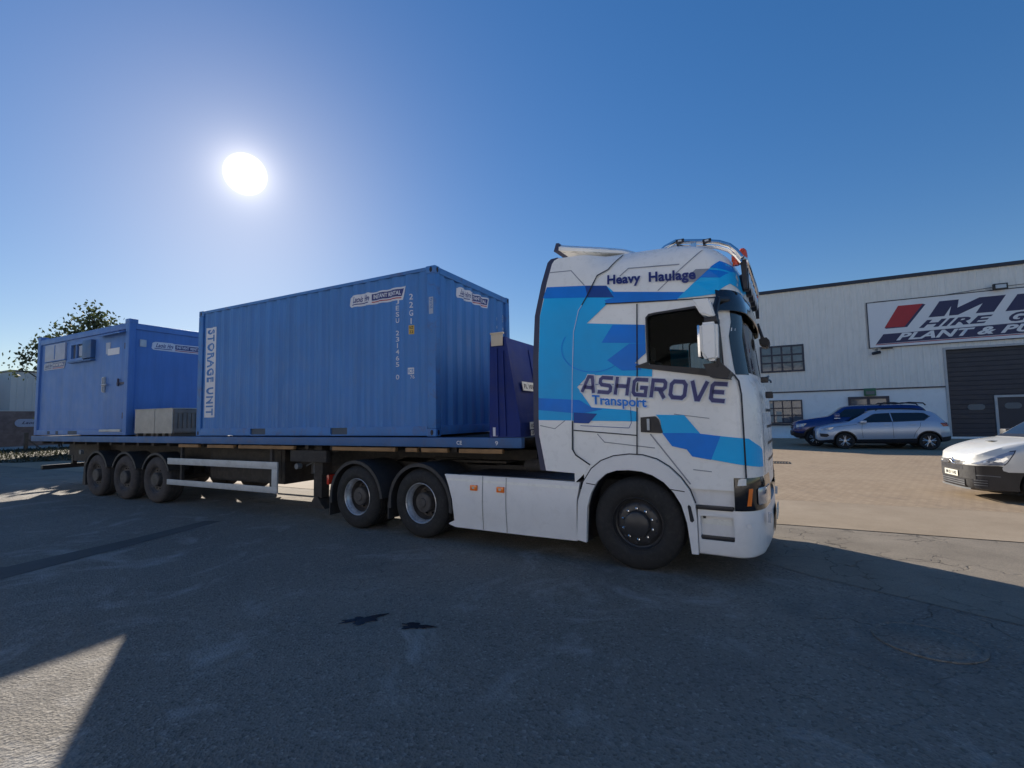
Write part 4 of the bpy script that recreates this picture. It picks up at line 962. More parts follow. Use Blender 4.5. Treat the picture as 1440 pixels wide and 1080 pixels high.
b = B(); b.tube([(-9.93, -0.04, 2.52), (-9.93, -0.04, 2.86)], 0.016, 8); b.box(-9.97, -9.89, -0.03, 0.012, 2.50, 2.88, 0.006); b.tube([(-9.93, -0.05, 2.68), (-9.72, -0.05, 2.68)], 0.018, 8); mk('handle', b, 'alu', kd)
b = B(); b.box(-9.30, -8.95, -0.02, 0.011, 2.66, 2.71); b.tube([(-9.2, -0.03, 2.62), (-9.2, -0.03, 2.80)], 0.025, 8); mk('lock_bar', b, 'edge_navy', kd)
for z in (1.85, 3.5):
    b = B(); b.box(-9.02, -8.93, -0.01, 0.012, z, z+0.14); mk('hinge', b, 'edge_navy', kd)
b = B(); b.box(-9.83, -9.28, 0.004, 0.011, 3.40, 3.56); mk('door_sign', b, 'sticker', kd, smooth=False)
b = B(); b.box(-9.93, -9.72, 0.005, 0.0115, 3.44, 3.72); mk('door_notice', b, 'sticker_dim', kd, smooth=False)
b = B(); b.prism([(-0.14, 3.86), (0.03, 3.92), (0.03, 3.96), (-0.14, 3.885)], 'x', -10.2, -8.97); mk('door_canopy', b, 'cabin_blue', KT, smooth=False)
b = B(); b.box(-9.99, -8.99, -0.05, 0.03, 1.545, 1.60, 0.005); mk('door_step', b, 'alu', KT)
# window with its projecting shutter
b = B(); b.box(-11.72, -11.66, -0.04, 0.03, 3.38, 3.86); b.box(-11.04, -10.98, -0.04, 0.03, 3.38, 3.86); b.box(-11.66, -11.04, -0.04, 0.03, 3.38, 3.44); b.box(-11.66, -11.04, -0.04, 0.03, 3.80, 3.86); b.box(-11.42, -11.38, -0.03, 0.03, 3.44, 3.80)
kw = mk('window', b, 'cabin_blue', KT, smooth=False)
b = B(); b.box(-11.66, -11.42, 0.012, 0.018, 3.44, 3.80); b.box(-11.38, -11.04, 0.012, 0.018, 3.44, 3.80); mk('pane', b, 'bldg_glass', kw, smooth=False)
b = B(); b.box(-11.30, -11.10, -0.005, 0.012, 3.50, 3.76); mk('blind', b, 'sticker_dim', kw, smooth=False)
b = B(); b.box(-10.97, -10.52, -0.07, 0.03, 3.40, 3.86, 0.008); b.box(-11.75, -10.5, -0.07, 0.03, 3.33, 3.37, 0.004); mk('shutter', b, 'deck_blue', KT)
b = B(); b.box(-13.30, -12.10, -0.01, 0.03, 3.48, 3.93, 0.006); sw = mk('covered_window', b, 'sticker_dim', KT)
b = B(); b.box(-12.72, -12.68, -0.018, -0.0105, 3.52, 3.90); b.box(-13.32, -12.08, -0.02, 0.02, 3.46, 3.479); mk('cover_bar', b, 'cabin_blue', sw, smooth=False)
def on_cabin(bm, name, mat, off, par=KT):
    warp(bm, lambda u, v: (u, 0.022-off, v)); bmesh.ops.recalc_face_normals(bm, faces=bm.faces[:]); return mk(name, bm, mat, par, smooth=False)
def on_cabin_end(bm, name, mat, off, par=KT):
    warp(bm, lambda u, v: (KX1-0.04+off, u, v)); bmesh.ops.recalc_face_normals(bm, faces=bm.faces[:]); return mk(name, bm, mat, par, smooth=False)
rent_logo(on_cabin, -13.42, -12.1, 3.24, 3.45, KT, 0.0, True)
rent_logo(on_cabin_end, 0.47, 1.75, 3.52, 3.735, KT)
b = B(); b.box(KX1-0.05, KX1-0.02, 0.225, 0.355, 3.57, 3.74, 0.005); b.box(KX1-0.021, KX1-0.018, 0.265, 0.315, 3.62, 3.69); mk('vent', b, 'alu', KT)
# ------------------------------------------------------------------ two crates between cabin and container
def crate(label, x0, x1, y0, y1, z1):
    t = thing('plywood_crate', label, 'crate', ((x0+x1)/2, (y0+y1)/2, 1.425), group='crates on the trailer deck', world=True)
    b = B(); b.box(x0, x1, y0+0.002, y0+0.02, 1.50, z1-0.005, 0.003); mk('front_panel', b, 'crate', t)
    b = B(); b.box(x0+0.004, x1-0.004, y0+0.02, y1, 1.50, z1-0.02); y = y0+0.03
    while y < y1-0.05: b.box(x1-0.004, x1+0.012, y, y+0.07, 1.50, z1-0.012, 0.003); y += 0.092
    b.box(x1-0.004, x1+0.02, y0+0.022, y1, z1-0.12, z1-0.04, 0.003); b.box(x1-0.004, x1+0.02, y0+0.022, y1, 1.52, 1.60, 0.003)
    mk('slatted_body', b, 'crate_side', t)
    b = B(); b.box(x0-0.01, x1+0.015, y0-0.005, y1+0.01, z1-0.02, z1, 0.004); mk('lid', b, 'crate', t)
    for xx in (x0+0.04, (x0+x1)/2-0.05, x1-0.14):
        b = B(); b.box(xx, xx+0.1, y0+0.01, y1, 1.426, 1.50); mk('bearer', b, 'wood', t, smooth=False)
crate('left plywood crate of the two beside the cabin door', -8.56, -7.74, 0.05, 1.15, 2.05)
crate('right plywood crate of the two, nearer the corrugated container', -7.72, -7.03, 0.05, 1.15, 2.05)

# ------------------------------------------------------------------ the tractor unit (own axes: x forward from the front axle, y across, z up)
TK = thing('semi_truck', 'white and blue articulated lorry tractor lettered ASHGROVE Transport and Heavy Haulage', 'truck', (3.0617, 0.8515, 0), -0.0638)
HW = 1.25
XF = [(0.2, 1.27), (0.45, 1.295), (0.7, 1.295), (1.0, 1.295), (1.5, 1.30), (1.95, 1.285), (2.08, 1.235), (2.5, 1.185), (2.9, 1.16), (3.05, 1.15), (3.2, 1.135), (3.32, 1.105), (3.40, 1.065), (3.47, 1.0), (3.52, 0.91), (3.555, 0.79), (3.58, 0.62), (3.605, 0.36), (3.63, 0.08), (3.66, -0.2), (3.70, -0.5)]
WT = [(0.2, 1.25), (2.95, 1.25), (3.2, 1.242), (3.35, 1.222), (3.45, 1.19), (3.53, 1.145), (3.60, 1.08), (3.65, 1.01), (3.70, 0.90)]
RX = [(0.2, 0.25), (2.0, 0.25), (3.0, 0.24), (3.4, 0.22), (3.70, 0.12)]
RY, BOW = 0.42, 0.035
xf = lambda z: smooth_tab(XF, z); wz = lambda z: smooth_tab(WT, z); rx = lambda z: lerp(RX, z)
def Yc(x, z):
    """half width of the cab skin at (x, z); behind the bunk the side deflectors stand taller and straighter"""
    if x < -0.2:
        k = min(1.0, (-0.2-x)/0.4); k = k*k*(3-2*k)
        return wz(z)+(max(wz(z), lerp([(2.95, 1.25), (3.4, 1.235), (3.75, 1.19)], z))-wz(z))*k
    w_ = wz(z); R_ = rx(z); xc = xf(z)-BOW-R_
    if x <= xc: return w_
    t = min(1.0, (x-xc)/R_)
    y = w_-RY*(1-math.sqrt(max(0, 1-t*t)))
    if t >= 1.0: y = (w_-RY)*math.sqrt(max(0.0, 1-min(1, (x-xc-R_)/BOW)))
    return y
def plan(z, off=0.0, xs=-0.72, ns=10, nc=10, nf=6, ang0=0.0):
    """outline of the cab at height z from the near side (y<0) round the nose to the far side"""
    w_ = wz(z); R_ = rx(z); xfz = xf(z); xc = xfz-BOW-R_
    xs_ = min(xs, xc-0.01)
    half = [(xs_+(xc-xs_)*i/ns, -w_-off) for i in range(ns)] if ang0 == 0 else []
    for i in range(nc+1):
        t = ang0+(math.pi/2-ang0)*i/nc
        half.append((xc+(R_+off)*math.sin(t), -(w_-RY)-(RY+off)*math.cos(t)))
    y1 = w_-RY
    for i in range(1, nf+1):
        f = i/nf; y = y1*(1-f); half.append((xfz-BOW+off+BOW*(1-(y/y1)**2), -y))
    return half+[(x, -y) for x, y in half[-2::-1]]
def wrap(levels, xs=-0.72, th=0.0, ang0=0.0, b=None, mi=0, **k):
    """a skin that follows the cab nose through (z, offset) levels"""
    b = b or B()
    b.loft([[(x, y, z) for x, y in plan(z, o, xs, ang0=ang0, **k)] for z, o in levels], mi=mi)
    if th:
        b.loft([[(x, y, z) for x, y in plan(z, o-th, xs, ang0=ang0, **k)] for z, o in levels][::-1], mi=mi)
        for (z, o) in (levels[0], levels[-1]):
            A = plan(z, o, xs, ang0=ang0, **k); I = plan(z, o-th, xs, ang0=ang0, **k)
            b.loft([[(x, y, z) for x, y in A], [(x, y, z) for x, y in I]], mi=mi)
        for idx in (0, -1):
            b.loft([[(*plan(z, o, xs, ang0=ang0, **k)[idx], z) for z, o in levels], [(*plan(z, o-th, xs, ang0=ang0, **k)[idx], z) for z, o in levels]], mi=mi)
        b.fix()
    return b
def cab_solid(z0, off=0.0, xs=-0.72, zt=3.70, mi=0):
    zs = sorted(set([z0+(zt-z0)*i/26 for i in range(27)]+[2.08, 2.95, 3.2, 3.32, 3.40, 3.47, 3.52, 3.555, 3.58, 3.605, 3.63, 3.66, 3.68]))
    zs = [z for z in zs if z <= zt]
    b = B(); rings = []
    for z in zs:
        p = plan(z, off, xs); rings.append([(x, y, z) for x, y in p])
    b.loft(rings, closed=True, cap0=True, cap1=True, mi=mi)
    return b.fix()
def side_poly_cut(poly, y0, y1, mi=0):
    return B().prism(poly, 'y', y0, y1, mi)
ARCH_OUT = [(-0.700, 0.27), (-0.675, 0.72), (-0.60, 0.94), (-0.50, 1.09), (-0.38, 1.185), (-0.231, 1.243), (-0.05, 1.267), (0.10, 1.262), (0.25, 1.222), (0.38, 1.145), (0.49, 1.04), (0.575, 0.92), (0.625, 0.78), (0.638, 0.62), (0.640, 0.27)]
ARCH_IN = [(-0.585, 0.25), (-0.562, 0.66), (-0.51, 0.82), (-0.43, 0.955), (-0.32, 1.05), (-0.20, 1.09), (-0.06, 1.10), (0.08, 1.09), (0.20, 1.055), (0.32, 0.985), (0.42, 0.88), (0.49, 0.76), (0.54, 0.58), (0.575, 0.27)]
cab = mk('cab', cab_solid(0.93), ['white', 'interior'], TK, ang=38)
cuts = []
inner = cab_solid(1.25, -0.06, -0.66, 3.4, 1); cuts.append(cutter(inner, [M['white'], M['interior']]))
WIN = [(0.205, 2.775), (0.225, 2.798), (0.29, 2.808), (0.72, 2.822), (0.745, 2.81), (0.90, 2.60), (0.945, 2.36), (0.945, 2.17), (0.93, 2.155), (0.215, 2.262), (0.203, 2.28)]
WINF = [(-0.10, 2.775), (-0.07, 2.798), (0.0, 2.808)]+WIN[3:9]+[(-0.09, 2.30)]
cuts.append(cutter(side_poly_cut(WIN, -2, 0, 1), [M['white'], M['interior']])); cuts.append(cutter(side_poly_cut(WINF, 0.3, 2, 1), [M['white'], M['interior']]))
cuts.append(cutter(B().box(1.075, 2.0, -1.4, 1.4, 2.12, 2.90, mi=1), [M['white'], M['interior']]))
big = [(x*1.0, z) for x, z in ARCH_OUT]
cuts.append(cutter(side_poly_cut([(-0.9, 0.2)]+[(-0.74, 0.9), (-0.60, 1.03)]+big[2:-1]+[(0.66, 0.2)], -2, 2, 1), [M['white'], M['interior']]))
boolean(cab, cuts)
cab.data.shade_smooth(); cab.data.set_sharp_from_angle(angle=R(38))

def plate(name, poly, off, th, mat, par=TK, side=-1, yfun=Yc, sub=0.12, smooth=True, bm=None):
    """a panel laid on the cab skin: outline in (x, z), standing 'off' proud, 'th' thick (0 = vinyl)"""
    bm = bm or flat_poly([poly])
    xs = [v.co.x for v in bm.verts]; x0, x1 = min(xs), max(xs); zs = [v.co.y for v in bm.verts]; z0, z1 = min(zs), max(zs)
    if x1 > 0.95:
        slice_grid(bm, [v for v in [0.95+0.02*i for i in range(20)] if x0 < v < x1])
    if z1 > 2.95:
        slice_grid(bm, (), [v for v in [2.95+0.05*i for i in range(16)] if z0 < v < z1])
    if x0 < -0.2 and z1 > 2.95 and yfun is Yc: slice_grid(bm, [v for v in [-0.7+0.05*i for i in range(11)] if x0 < v < x1])
    if yfun is not Yc:
        slice_grid(bm, [v for v in [x0+(x1-x0)*i/12 for i in range(1, 12)]], [v for v in [z0+(z1-z0)*i/6 for i in range(1, 6)]])
    if th > 0:
        r = bmesh.ops.extrude_face_region(bm, geom=bm.faces[:])
        for v in [g for g in r['geom'] if isinstance(g, bmesh.types.BMVert)]: v.co.z = th
        for v in bm.verts:
            t = v.co.z; v.co = Vector((v.co.x, side*(yfun(v.co.x, v.co.y)+off-t), v.co.y))
    else:
        for v in bm.verts: v.co = Vector((v.co.x, side*(yfun(v.co.x, v.co.y)+off), v.co.y))
    bmesh.ops.recalc_face_normals(bm, faces=bm.faces[:])
    if th == 0:
        for f in bm.faces:
            if f.normal.y*side < 0: f.normal_flip()
    return mk(name, bm, mat, par, smooth=smooth)
def line(name, pts, wd, mat, off=0.0035, par=None, side=-1):
    bm = bmesh.new()
    for p in stroke_polys(pts, wd):
        bm.faces.new([bm.verts.new((x, y, 0)) for x, y in p])
    bmesh.ops.remove_doubles(bm, verts=bm.verts[:], dist=1e-5)
    return plate(name, None, off, 0, mat, par or cab, side, bm=bm, smooth=False)

# rear side deflectors and the roof fairing
DEF = [(-0.085, 3.60), (-0.235, 3.405), (-0.362, 3.35), (-0.496, 3.115), (-0.595, 2.972), (-0.67, 2.712), (-0.70, 2.2), (-0.722, 1.65), (-0.730, 1.314), (-0.692, 1.25), (-0.52, 1.148), (-0.60, 1.03), (-1.094, 1.05), (-1.179, 1.486), (-1.180, 1.68), (-1.165, 2.4), (-1.131, 2.973), (-1.05, 3.30), (-0.965, 3.62), (-0.935, 3.66), (-0.88, 3.68), (-0.5, 3.655), (-0.25, 3.62)]
EDGE = [(-0.88, 3.68), (-0.935, 3.66), (-0.965, 3.62), (-1.05, 3.30), (-1.131, 2.973), (-1.165, 2.4), (-1.180, 1.68), (-1.179, 1.486), (-1.094, 1.05), (-1.17, 1.05), (-1.255, 1.55), (-1.245, 2.40), (-1.205, 2.973), (-1.115, 3.35), (-1.03, 3.65), (-0.985, 3.69), (-0.89, 3.695)]
for sd in (-1, 1):
    d = plate('side_deflector', DEF, 0.006, 0.035, 'white', TK, sd); plate('edge_strip', EDGE, 0.004, 0.06, 'edge_navy', d, sd)
b = B()
def roofz(x): return 3.70 if x < 0 else lerp([(0, 3.70), (0.3, 3.70), (0.6, 3.62), (0.8, 3.58)], x)
rings = []
for x, zb, zt_, hw in ((0.10, 3.585, 3.61, 0.98), (0.02, 3.60, 3.655, 1.02), (-0.12, 3.645, 3.715, 1.04), (-0.4, 3.71, 3.79, 1.05), (-0.7, 3.785, 3.866, 1.05), (-0.95, 3.845, 3.93, 1.05)):
    rings.append([(x, -hw, zb), (x, -hw, zt_-0.04), (x, -hw+0.06, zt_), (x, hw-0.06, zt_), (x, hw, zt_-0.04), (x, hw, zb)])
b.loft(rings, closed=True, cap0=True, cap1=True); b.fix(); sp = mk('roof_deflector', b, 'white', TK)
b = B(); b.prism([(-0.945, 3.84), (-1.01, 3.838), (-0.975, 3.938), (-0.935, 3.934)], 'y', -1.058, 1.058); mk('edge_strip', b, 'edge_navy', sp, smooth=False)
b = B(); b.prism([(-0.74, 3.60), (-0.05, 3.5), (-0.05, 3.63), (-0.74, 3.78)], 'y', -0.8, 0.8); mk('roof_bracket', b, 'white', TK, smooth=False)

# livery (vinyl on the near and far skins)
LIV = [
 ('livery_field', 'cerulean', [(-1.03, 3.327), (-0.253, 3.222), (-0.167, 3.135), (0.611, 3.012), (0.535, 2.943), (0.096, 2.969), (-0.249, 3.003), (-0.506, 2.805), (0.179, 2.707), (0.177, 2.393), (0.049, 2.289), (0.24, 2.215), (0.235, 2.125), (-0.503, 2.189), (-0.652, 2.054), (-0.481, 1.808), (-0.033, 1.765), (0.062, 1.745), (0.06, 1.637), (-1.176, 1.667), (-1.180, 1.69), (-1.163, 2.4), (-1.128, 2.973)]),
 ('livery_band', 'royal', [(-1.03, 3.327), (-0.52, 3.265), (-0.485, 3.114), (-1.085, 3.19)]),
 ('livery_band', 'deep', [(-0.52, 3.265), (-0.253, 3.222), (-0.162, 3.066), (-0.485, 3.114)]),
 ('livery_band', 'royal', [(-0.20, 3.14), (0.611, 3.012), (0.535, 2.943), (0.096, 2.969), (-0.249, 3.003), (-0.281, 3.051), (-0.162, 3.066)]),
 ('livery_patch', 'royal', [(-0.191, 2.75), (0.179, 2.707), (0.171, 2.501), (-0.331, 2.556)]),
 ('livery_patch', 'royal', [(-0.005, 2.514), (0.177, 2.5), (0.177, 2.393), (0.049, 2.289), (0.12, 2.262), (0.12, 2.205), (-0.10, 2.215), (-0.271, 2.346)]),
 ('livery_band', 'royal', [(-1.172, 1.941), (-0.629, 1.899), (-0.481, 1.808), (-0.335, 1.783), (-0.61, 1.735), (-1.176, 1.792)]),
 ('livery_patch', 'deep', [(-0.705, 1.752), (-0.412, 1.731), (-0.517, 1.62), (-0.709, 1.628)]),
 ('livery_strip', 'cerulean', [(0.262, 1.708), (0.554, 1.698), (0.709, 1.5), (1.109, 1.456), (1.15, 1.453), (1.235, 1.37), (1.285, 1.264), (1.283, 1.149), (1.137, 1.183), (0.846, 1.232), (0.618, 1.266), (0.566, 1.338), (0.418, 1.37), (0.319, 1.51), (0.305, 1.648)]),
 ('livery_strip', 'royal', [(0.319, 1.51), (0.646, 1.51), (0.90, 1.478), (0.80, 1.236), (0.618, 1.266), (0.566, 1.338), (0.418, 1.37)]),
 ('livery_chevron', 'cerulean', [(0.539, 2.950), (0.716, 3.10), (0.965, 3.305), (1.09, 3.275), (1.12, 3.21), (1.155, 3.02), (1.049, 3.06), (0.908, 2.945), (0.777, 2.943)]),
 ('livery_chevron', 'royal', [(0.716, 3.10), (0.855, 3.215), (1.045, 3.18), (0.964, 3.115), (0.786, 3.140)]),
 ('livery_chevron', 'royal', [(0.875, 3.235), (0.965, 3.305), (1.09, 3.275), (1.105, 3.24), (1.06, 3.195), (0.90, 3.225)]),
 ('livery_shade', 'greyline', [(0.585, 3.125), (0.735, 3.24), (0.87, 3.222), (0.72, 3.105)]),
]
for sd in (-1, 1):
    for i, (nm, mt, poly) in enumerate(LIV):
        plate(nm, poly, 0.0085+0.0006*i, 0, mt, cab, sd, smooth=False)
GR = 'greyline'
for sd in (-1, 1):
    for pts, wd in (([(-0.095, 3.31), (0.005, 3.39), (0.569, 3.33)], 0.012), ([(0.846, 3.49), (0.60, 3.29), (0.334, 3.07)], 0.010), ([(-1.0, 3.511), (-0.701, 3.485), (-0.527, 3.27)], 0.012), ([(0.191, 1.499), (0.587, 0.978)], 0.014), ([(-0.419, 1.498), (-0.334, 1.404), (0.234, 1.347)], 0.010), ([(-1.16, 1.60), (-0.96, 1.56), (-0.82, 1.66)], 0.010), ([(0.62, 1.13), (0.80, 1.115)], 0.010), ([(0.45, 1.71), (0.80, 1.66)], 0.008)):
        line('airbrush_line', pts, wd, GR, 0.0075, cab, sd)
    line('door_gap', [(0.101, 2.954), (0.075, 2.2), (0.051, 1.6), (0.039, 1.268)], 0.014, 'seam', 0.0185, cab, sd)
    line('roof_gap', [(-0.271, 3.006), (0.096, 2.972), (0.62, 2.928), (0.90, 2.91), (1.12, 2.895)], 0.012, 'seam', 0.0185, cab, sd)
    line('door_front_gap', [(1.05, 2.10), (1.09, 2.03), (1.108, 1.9), (1.112, 1.5), (1.113, 1.06)], 0.014, 'seam', 0.0185, cab, sd)
    line('locker_gap', [(-0.711, 1.541), (0.045, 1.483)], 0.012, 'seam', 0.0185, cab, sd)
    line('flap_gap', [(-0.62, 2.078), (-0.05, 2.058), (-0.015, 2.02), (-0.012, 1.62), (-0.04, 1.565), (-0.62, 1.595)], 0.006, 'deep', 0.0185, cab, sd)
    line('deflector_gap', [(-0.085, 3.60), (-0.235, 3.42), (-0.362, 3.365), (-0.496, 3.125), (-0.56, 3.03)], 0.014, 'seam', 0.0185, cab, sd)
    line('deflector_gap', [(-0.56, 3.03), (-0.605, 2.972), (-0.677, 2.712), (-0.707, 2.2), (-0.729, 1.65)], 0.007, 'pale', 0.0185, cab, sd)
    line('deflector_gap', [(-0.722, 1.65), (-0.732, 1.32), (-0.692, 1.25), (-0.515, 1.14)], 0.016, 'seam', 0.0185, cab, sd)
    line('porthole_ring', [(-0.42+0.42*math.cos(R(a)), 2.52+0.30*math.sin(R(a))) for a in range(150, 320, 10)], 0.007, 'royal', 0.0175, cab, sd)

# lettering
GL = {
 'A': (0.98, [[(0.09, 0), (0.40, 0.91), (0.66, 0.91), (0.88, 0)], [(0.2, 0.30), (0.82, 0.30)]]),
 'S': (0.92, [[(0.90, 0.91), (0.22, 0.91), (0.10, 0.80), (0.10, 0.62), (0.22, 0.51), (0.72, 0.48), (0.82, 0.38), (0.82, 0.20), (0.70, 0.09), (0.0, 0.09)]]),
 'H': (0.94, [[(0.09, 0), (0.09, 1)], [(0.83, 0), (0.83, 1)], [(0.09, 0.5), (0.83, 0.5)]]),
 'G': (0.96, [[(0.92, 0.91), (0.22, 0.91), (0.09, 0.78), (0.09, 0.22), (0.22, 0.09), (0.85, 0.09), (0.85, 0.48), (0.48, 0.48)]]),
 'R': (0.92, [[(0.09, 0), (0.09, 0.91), (0.72, 0.91), (0.83, 0.80), (0.83, 0.58), (0.72, 0.46), (0.22, 0.46)], [(0.52, 0.46), (0.86, 0)]]),
 'O': (1.0, [[(0.24, 0.91), (0.76, 0.91), (0.90, 0.76), (0.90, 0.24), (0.76, 0.09), (0.24, 0.09), (0.10, 0.24), (0.10, 0.76), (0.24, 0.91)]]),
 'V': (0.92, [[(0.06, 1), (0.40, 0.08), (0.52, 0.08), (0.88, 1)]]),
 'E': (0.86, [[(0.86, 0.91), (0.20, 0.91), (0.09, 0.80), (0.09, 0.20), (0.20, 0.09), (0.82, 0.09)], [(0.09, 0.51), (0.74, 0.51)]]),
}
def side_words(sd):
    # baseline runs slightly downhill towards the nose, as painted
    W = 1.565; tot = sum(GL[c][0] for c in 'ASHGROVE')+0.16*7; sc = W/tot; u = -0.605 if sd < 0 else 0.962
    for ch in 'ASHGROVE':
        wd, paths = GL[ch]
        for (tk, nm, mt, off) in ((0.30, 'letter_outline', 'pale', 0.0195), (0.215, 'letter', 'navy', 0.0205)):
            bm = bmesh.new()
            for path in paths:
                P = [Vector(p) for p in path]
                if tk > 0.25 and (P[0]-P[-1]).length > 1e-6:   # the outline also runs past the stroke ends
                    P[0] = P[0]+(P[0]-P[1]).normalized()*0.055; P[-1] = P[-1]+(P[-1]-P[-2]).normalized()*0.055
                for q in stroke_polys([tuple(p) for p in P], tk):
                    pts = []
                    for a, c in q:
                        X = (u+a*sc) if sd < 0 else (u-a*sc); X += (c*0.035)*(1 if sd < 0 else -1)
                        Z = c*0.205
                        base = 1.992+(X+0.605)/1.565*(1.812-1.992)
                        pts.append((X, base+Z*(1+0.02*(X+0.6))))
                    bm.faces.new([bm.verts.new((x, z, 0)) for x, z in pts])
            plate(nm, None, off, 0, mt, cab, sd, bm=bm, smooth=False)
        u += (wd+0.16)*sc*(1 if sd < 0 else -1)
    def words(s, x0, x1, b0, b1, h, bold, mat, asc):
        bm = text_bm(s, 0, 0, 1, 1, bold)
        for v in bm.verts:
            f = v.co.x; X = x0+(x1-x0)*f if sd < 0 else x1-(x1-x0)*f
            base = b0+(b1-b0)*((X-x0)/(x1-x0)); v.co = Vector((X, base+(v.co.y)*h-asc*h, 0))
        return bm
    plate('letter_outline', None, 0.0195, 0, 'pale', cab, sd, bm=words('Transport', -0.472, 0.176, 1.848, 1.792, 0.150, 0.062, 'pale', 0.30), smooth=False)
    plate('lettering', None, 0.0205, 0, 'royal', cab, sd, bm=words('Transport', -0.465, 0.166, 1.850, 1.795, 0.140, 0.022, 'navy', 0.27), smooth=False)
    plate('lettering', None, 0.0205, 0, 'navy', cab, sd, bm=words('Heavy  Haulage', -0.240, 0.735, 3.236, 3.135, 0.150, 0.034, 'navy', 0.27), smooth=False)
for sd in (-1, 1): side_words(sd)

# door window surround, glass, handle
FR = [(0.175, 2.80), (0.235, 2.845), (0.756, 2.856), (0.885, 2.905), (0.935, 2.885), (0.962, 2.70), (0.975, 2.40), (0.985, 2.14), (1.074, 2.095), (1.02, 2.035), (0.86, 2.055), (0.76, 2.115), (0.069, 2.240), (0.069, 2.262), (0.19, 2.252)]
for sd in (-1, 1):
    outer = [(0.185, 2.785), (0.22, 2.825), (0.29, 2.83), (0.735, 2.84), (0.79, 2.90), (0.90, 2.905), (0.965, 2.80), (0.985, 2.16), (1.07, 2.095), (1.02, 2.035), (0.86, 2.055), (0.76, 2.115), (0.06, 2.240), (0.06, 2.258), (0.19, 2.245)]
    bm = bmesh.new()
    # a frame band: outer ring to window ring, bridged
    ring_o = [(0.188, 2.29), (0.188, 2.785), (0.222, 2.822), (0.29, 2.83), (0.725, 2.846), (0.80, 2.895), (0.905, 2.80), (0.945, 2.60), (0.958, 2.36), (0.965, 2.15), (1.03, 2.045), (0.80, 2.10), (0.06, 2.238), (0.06, 2.254)]
    ring_i = [(0.203, 2.28), (0.205, 2.775), (0.225, 2.798), (0.29, 2.808), (0.72, 2.822), (0.745, 2.81), (0.86, 2.66), (0.90, 2.60), (0.945, 2.36), (0.945, 2.17), (0.93, 2.155), (0.80, 2.174), (0.215, 2.262), (0.205, 2.268)]
    n = len(ring_o); vo = [bm.verts.new((x, z, 0)) for x, z in ring_o]; vi = [bm.verts.new((x, z, 0)) for x, z in ring_i]
    for k in range(n): bm.faces.new([vo[k], vo[(k+1) % n], vi[(k+1) % n], vi[k]])
    plate('window_surround', None, 0.019, 0.03, 'trim', TK, sd, bm=bm, smooth=False)
    plate('door_glass', WIN if sd < 0 else WINF, -0.03, 0, 'glass_cab', TK, sd, smooth=False)
    plate('door_handle', [(0.093, 1.681), (0.25, 1.692), (0.285, 1.66), (0.330, 1.515), (0.31, 1.508), (0.091, 1.519)], 0.020, 0.02, 'trim', TK, sd)
    b = B(); b.box(0.165, 0.195, sd*1.285-0.006, sd*1.285+0.006, 1.54, 1.665, 0.004); mk('handle_grip', b, 'alu', TK)
# nose: windscreen, black pillars, visor, grille
gz = [2.10, 2.2, 2.35, 2.5, 2.65, 2.8, 2.92]
mk('windscreen', wrap([(z, -0.006) for z in gz], 0, ang0=R(55)), 'glass_ws', TK)
b = B()
for sgn in (1, -1):   # black glazed edge of the screen
    rows = []
    for z in gz:
        P = plan(z, 0.003, 0, ang0=R(0.0)); P = [p for p in P if abs(p[1]) > 0.7]
        half = [p for p in P if p[1]*sgn < 0]
        if sgn < 0: half = half[::-1]
        half = [p for p in half if p[0] > 0.9][-11:][3:8]
        rows.append([(x, y, z) for x, y in half])
    b.loft(rows); mk('screen_edge', b.fix(), 'gloss_black', TK); b = B()

vis = wrap([(2.99, 0.008), (2.96, 0.022), (2.88, 0.038), (2.82, 0.046), (2.76, 0.05)], 0, th=0.012, ang0=R(8)); mk('sun_visor', vis, 'gloss_black', TK)
mk('grille', wrap([(1.06, 0.002), (1.3, 0.003), (1.6, 0.003), (1.9, 0.003), (2.06, 0.002)], 0, ang0=R(88)), 'white', TK)
b = B()
for z in (1.18, 1.36, 1.54, 1.72): b.loft([[(xf(zz)+0.006-BOW*(y/0.83)**2, y, zz) for y in (-0.55, -0.3, 0, 0.3, 0.55)] for zz in (z, z+0.03)])
mk('grille_slots', b.fix(), 'trim', TK)
# wipers
b = B(); b.tube([(1.32, -0.5, 2.09), (1.31, -0.3, 2.12), (1.30, 0.25, 2.16)], 0.012, 6); b.tube([(1.32, 0.3, 2.09), (1.31, 0.5, 2.12), (1.27, 0.95, 2.16)], 0.012, 6); mk('wiper', b, 'trim', TK)
b = B(); b.box(1.27, 1.34, -0.93, -0.86, 2.02, 2.08, 0.01); b.box(1.30, 1.37, -0.80, -0.70, 1.86, 1.93, 0.01); mk('front_camera', b, 'trim', TK)
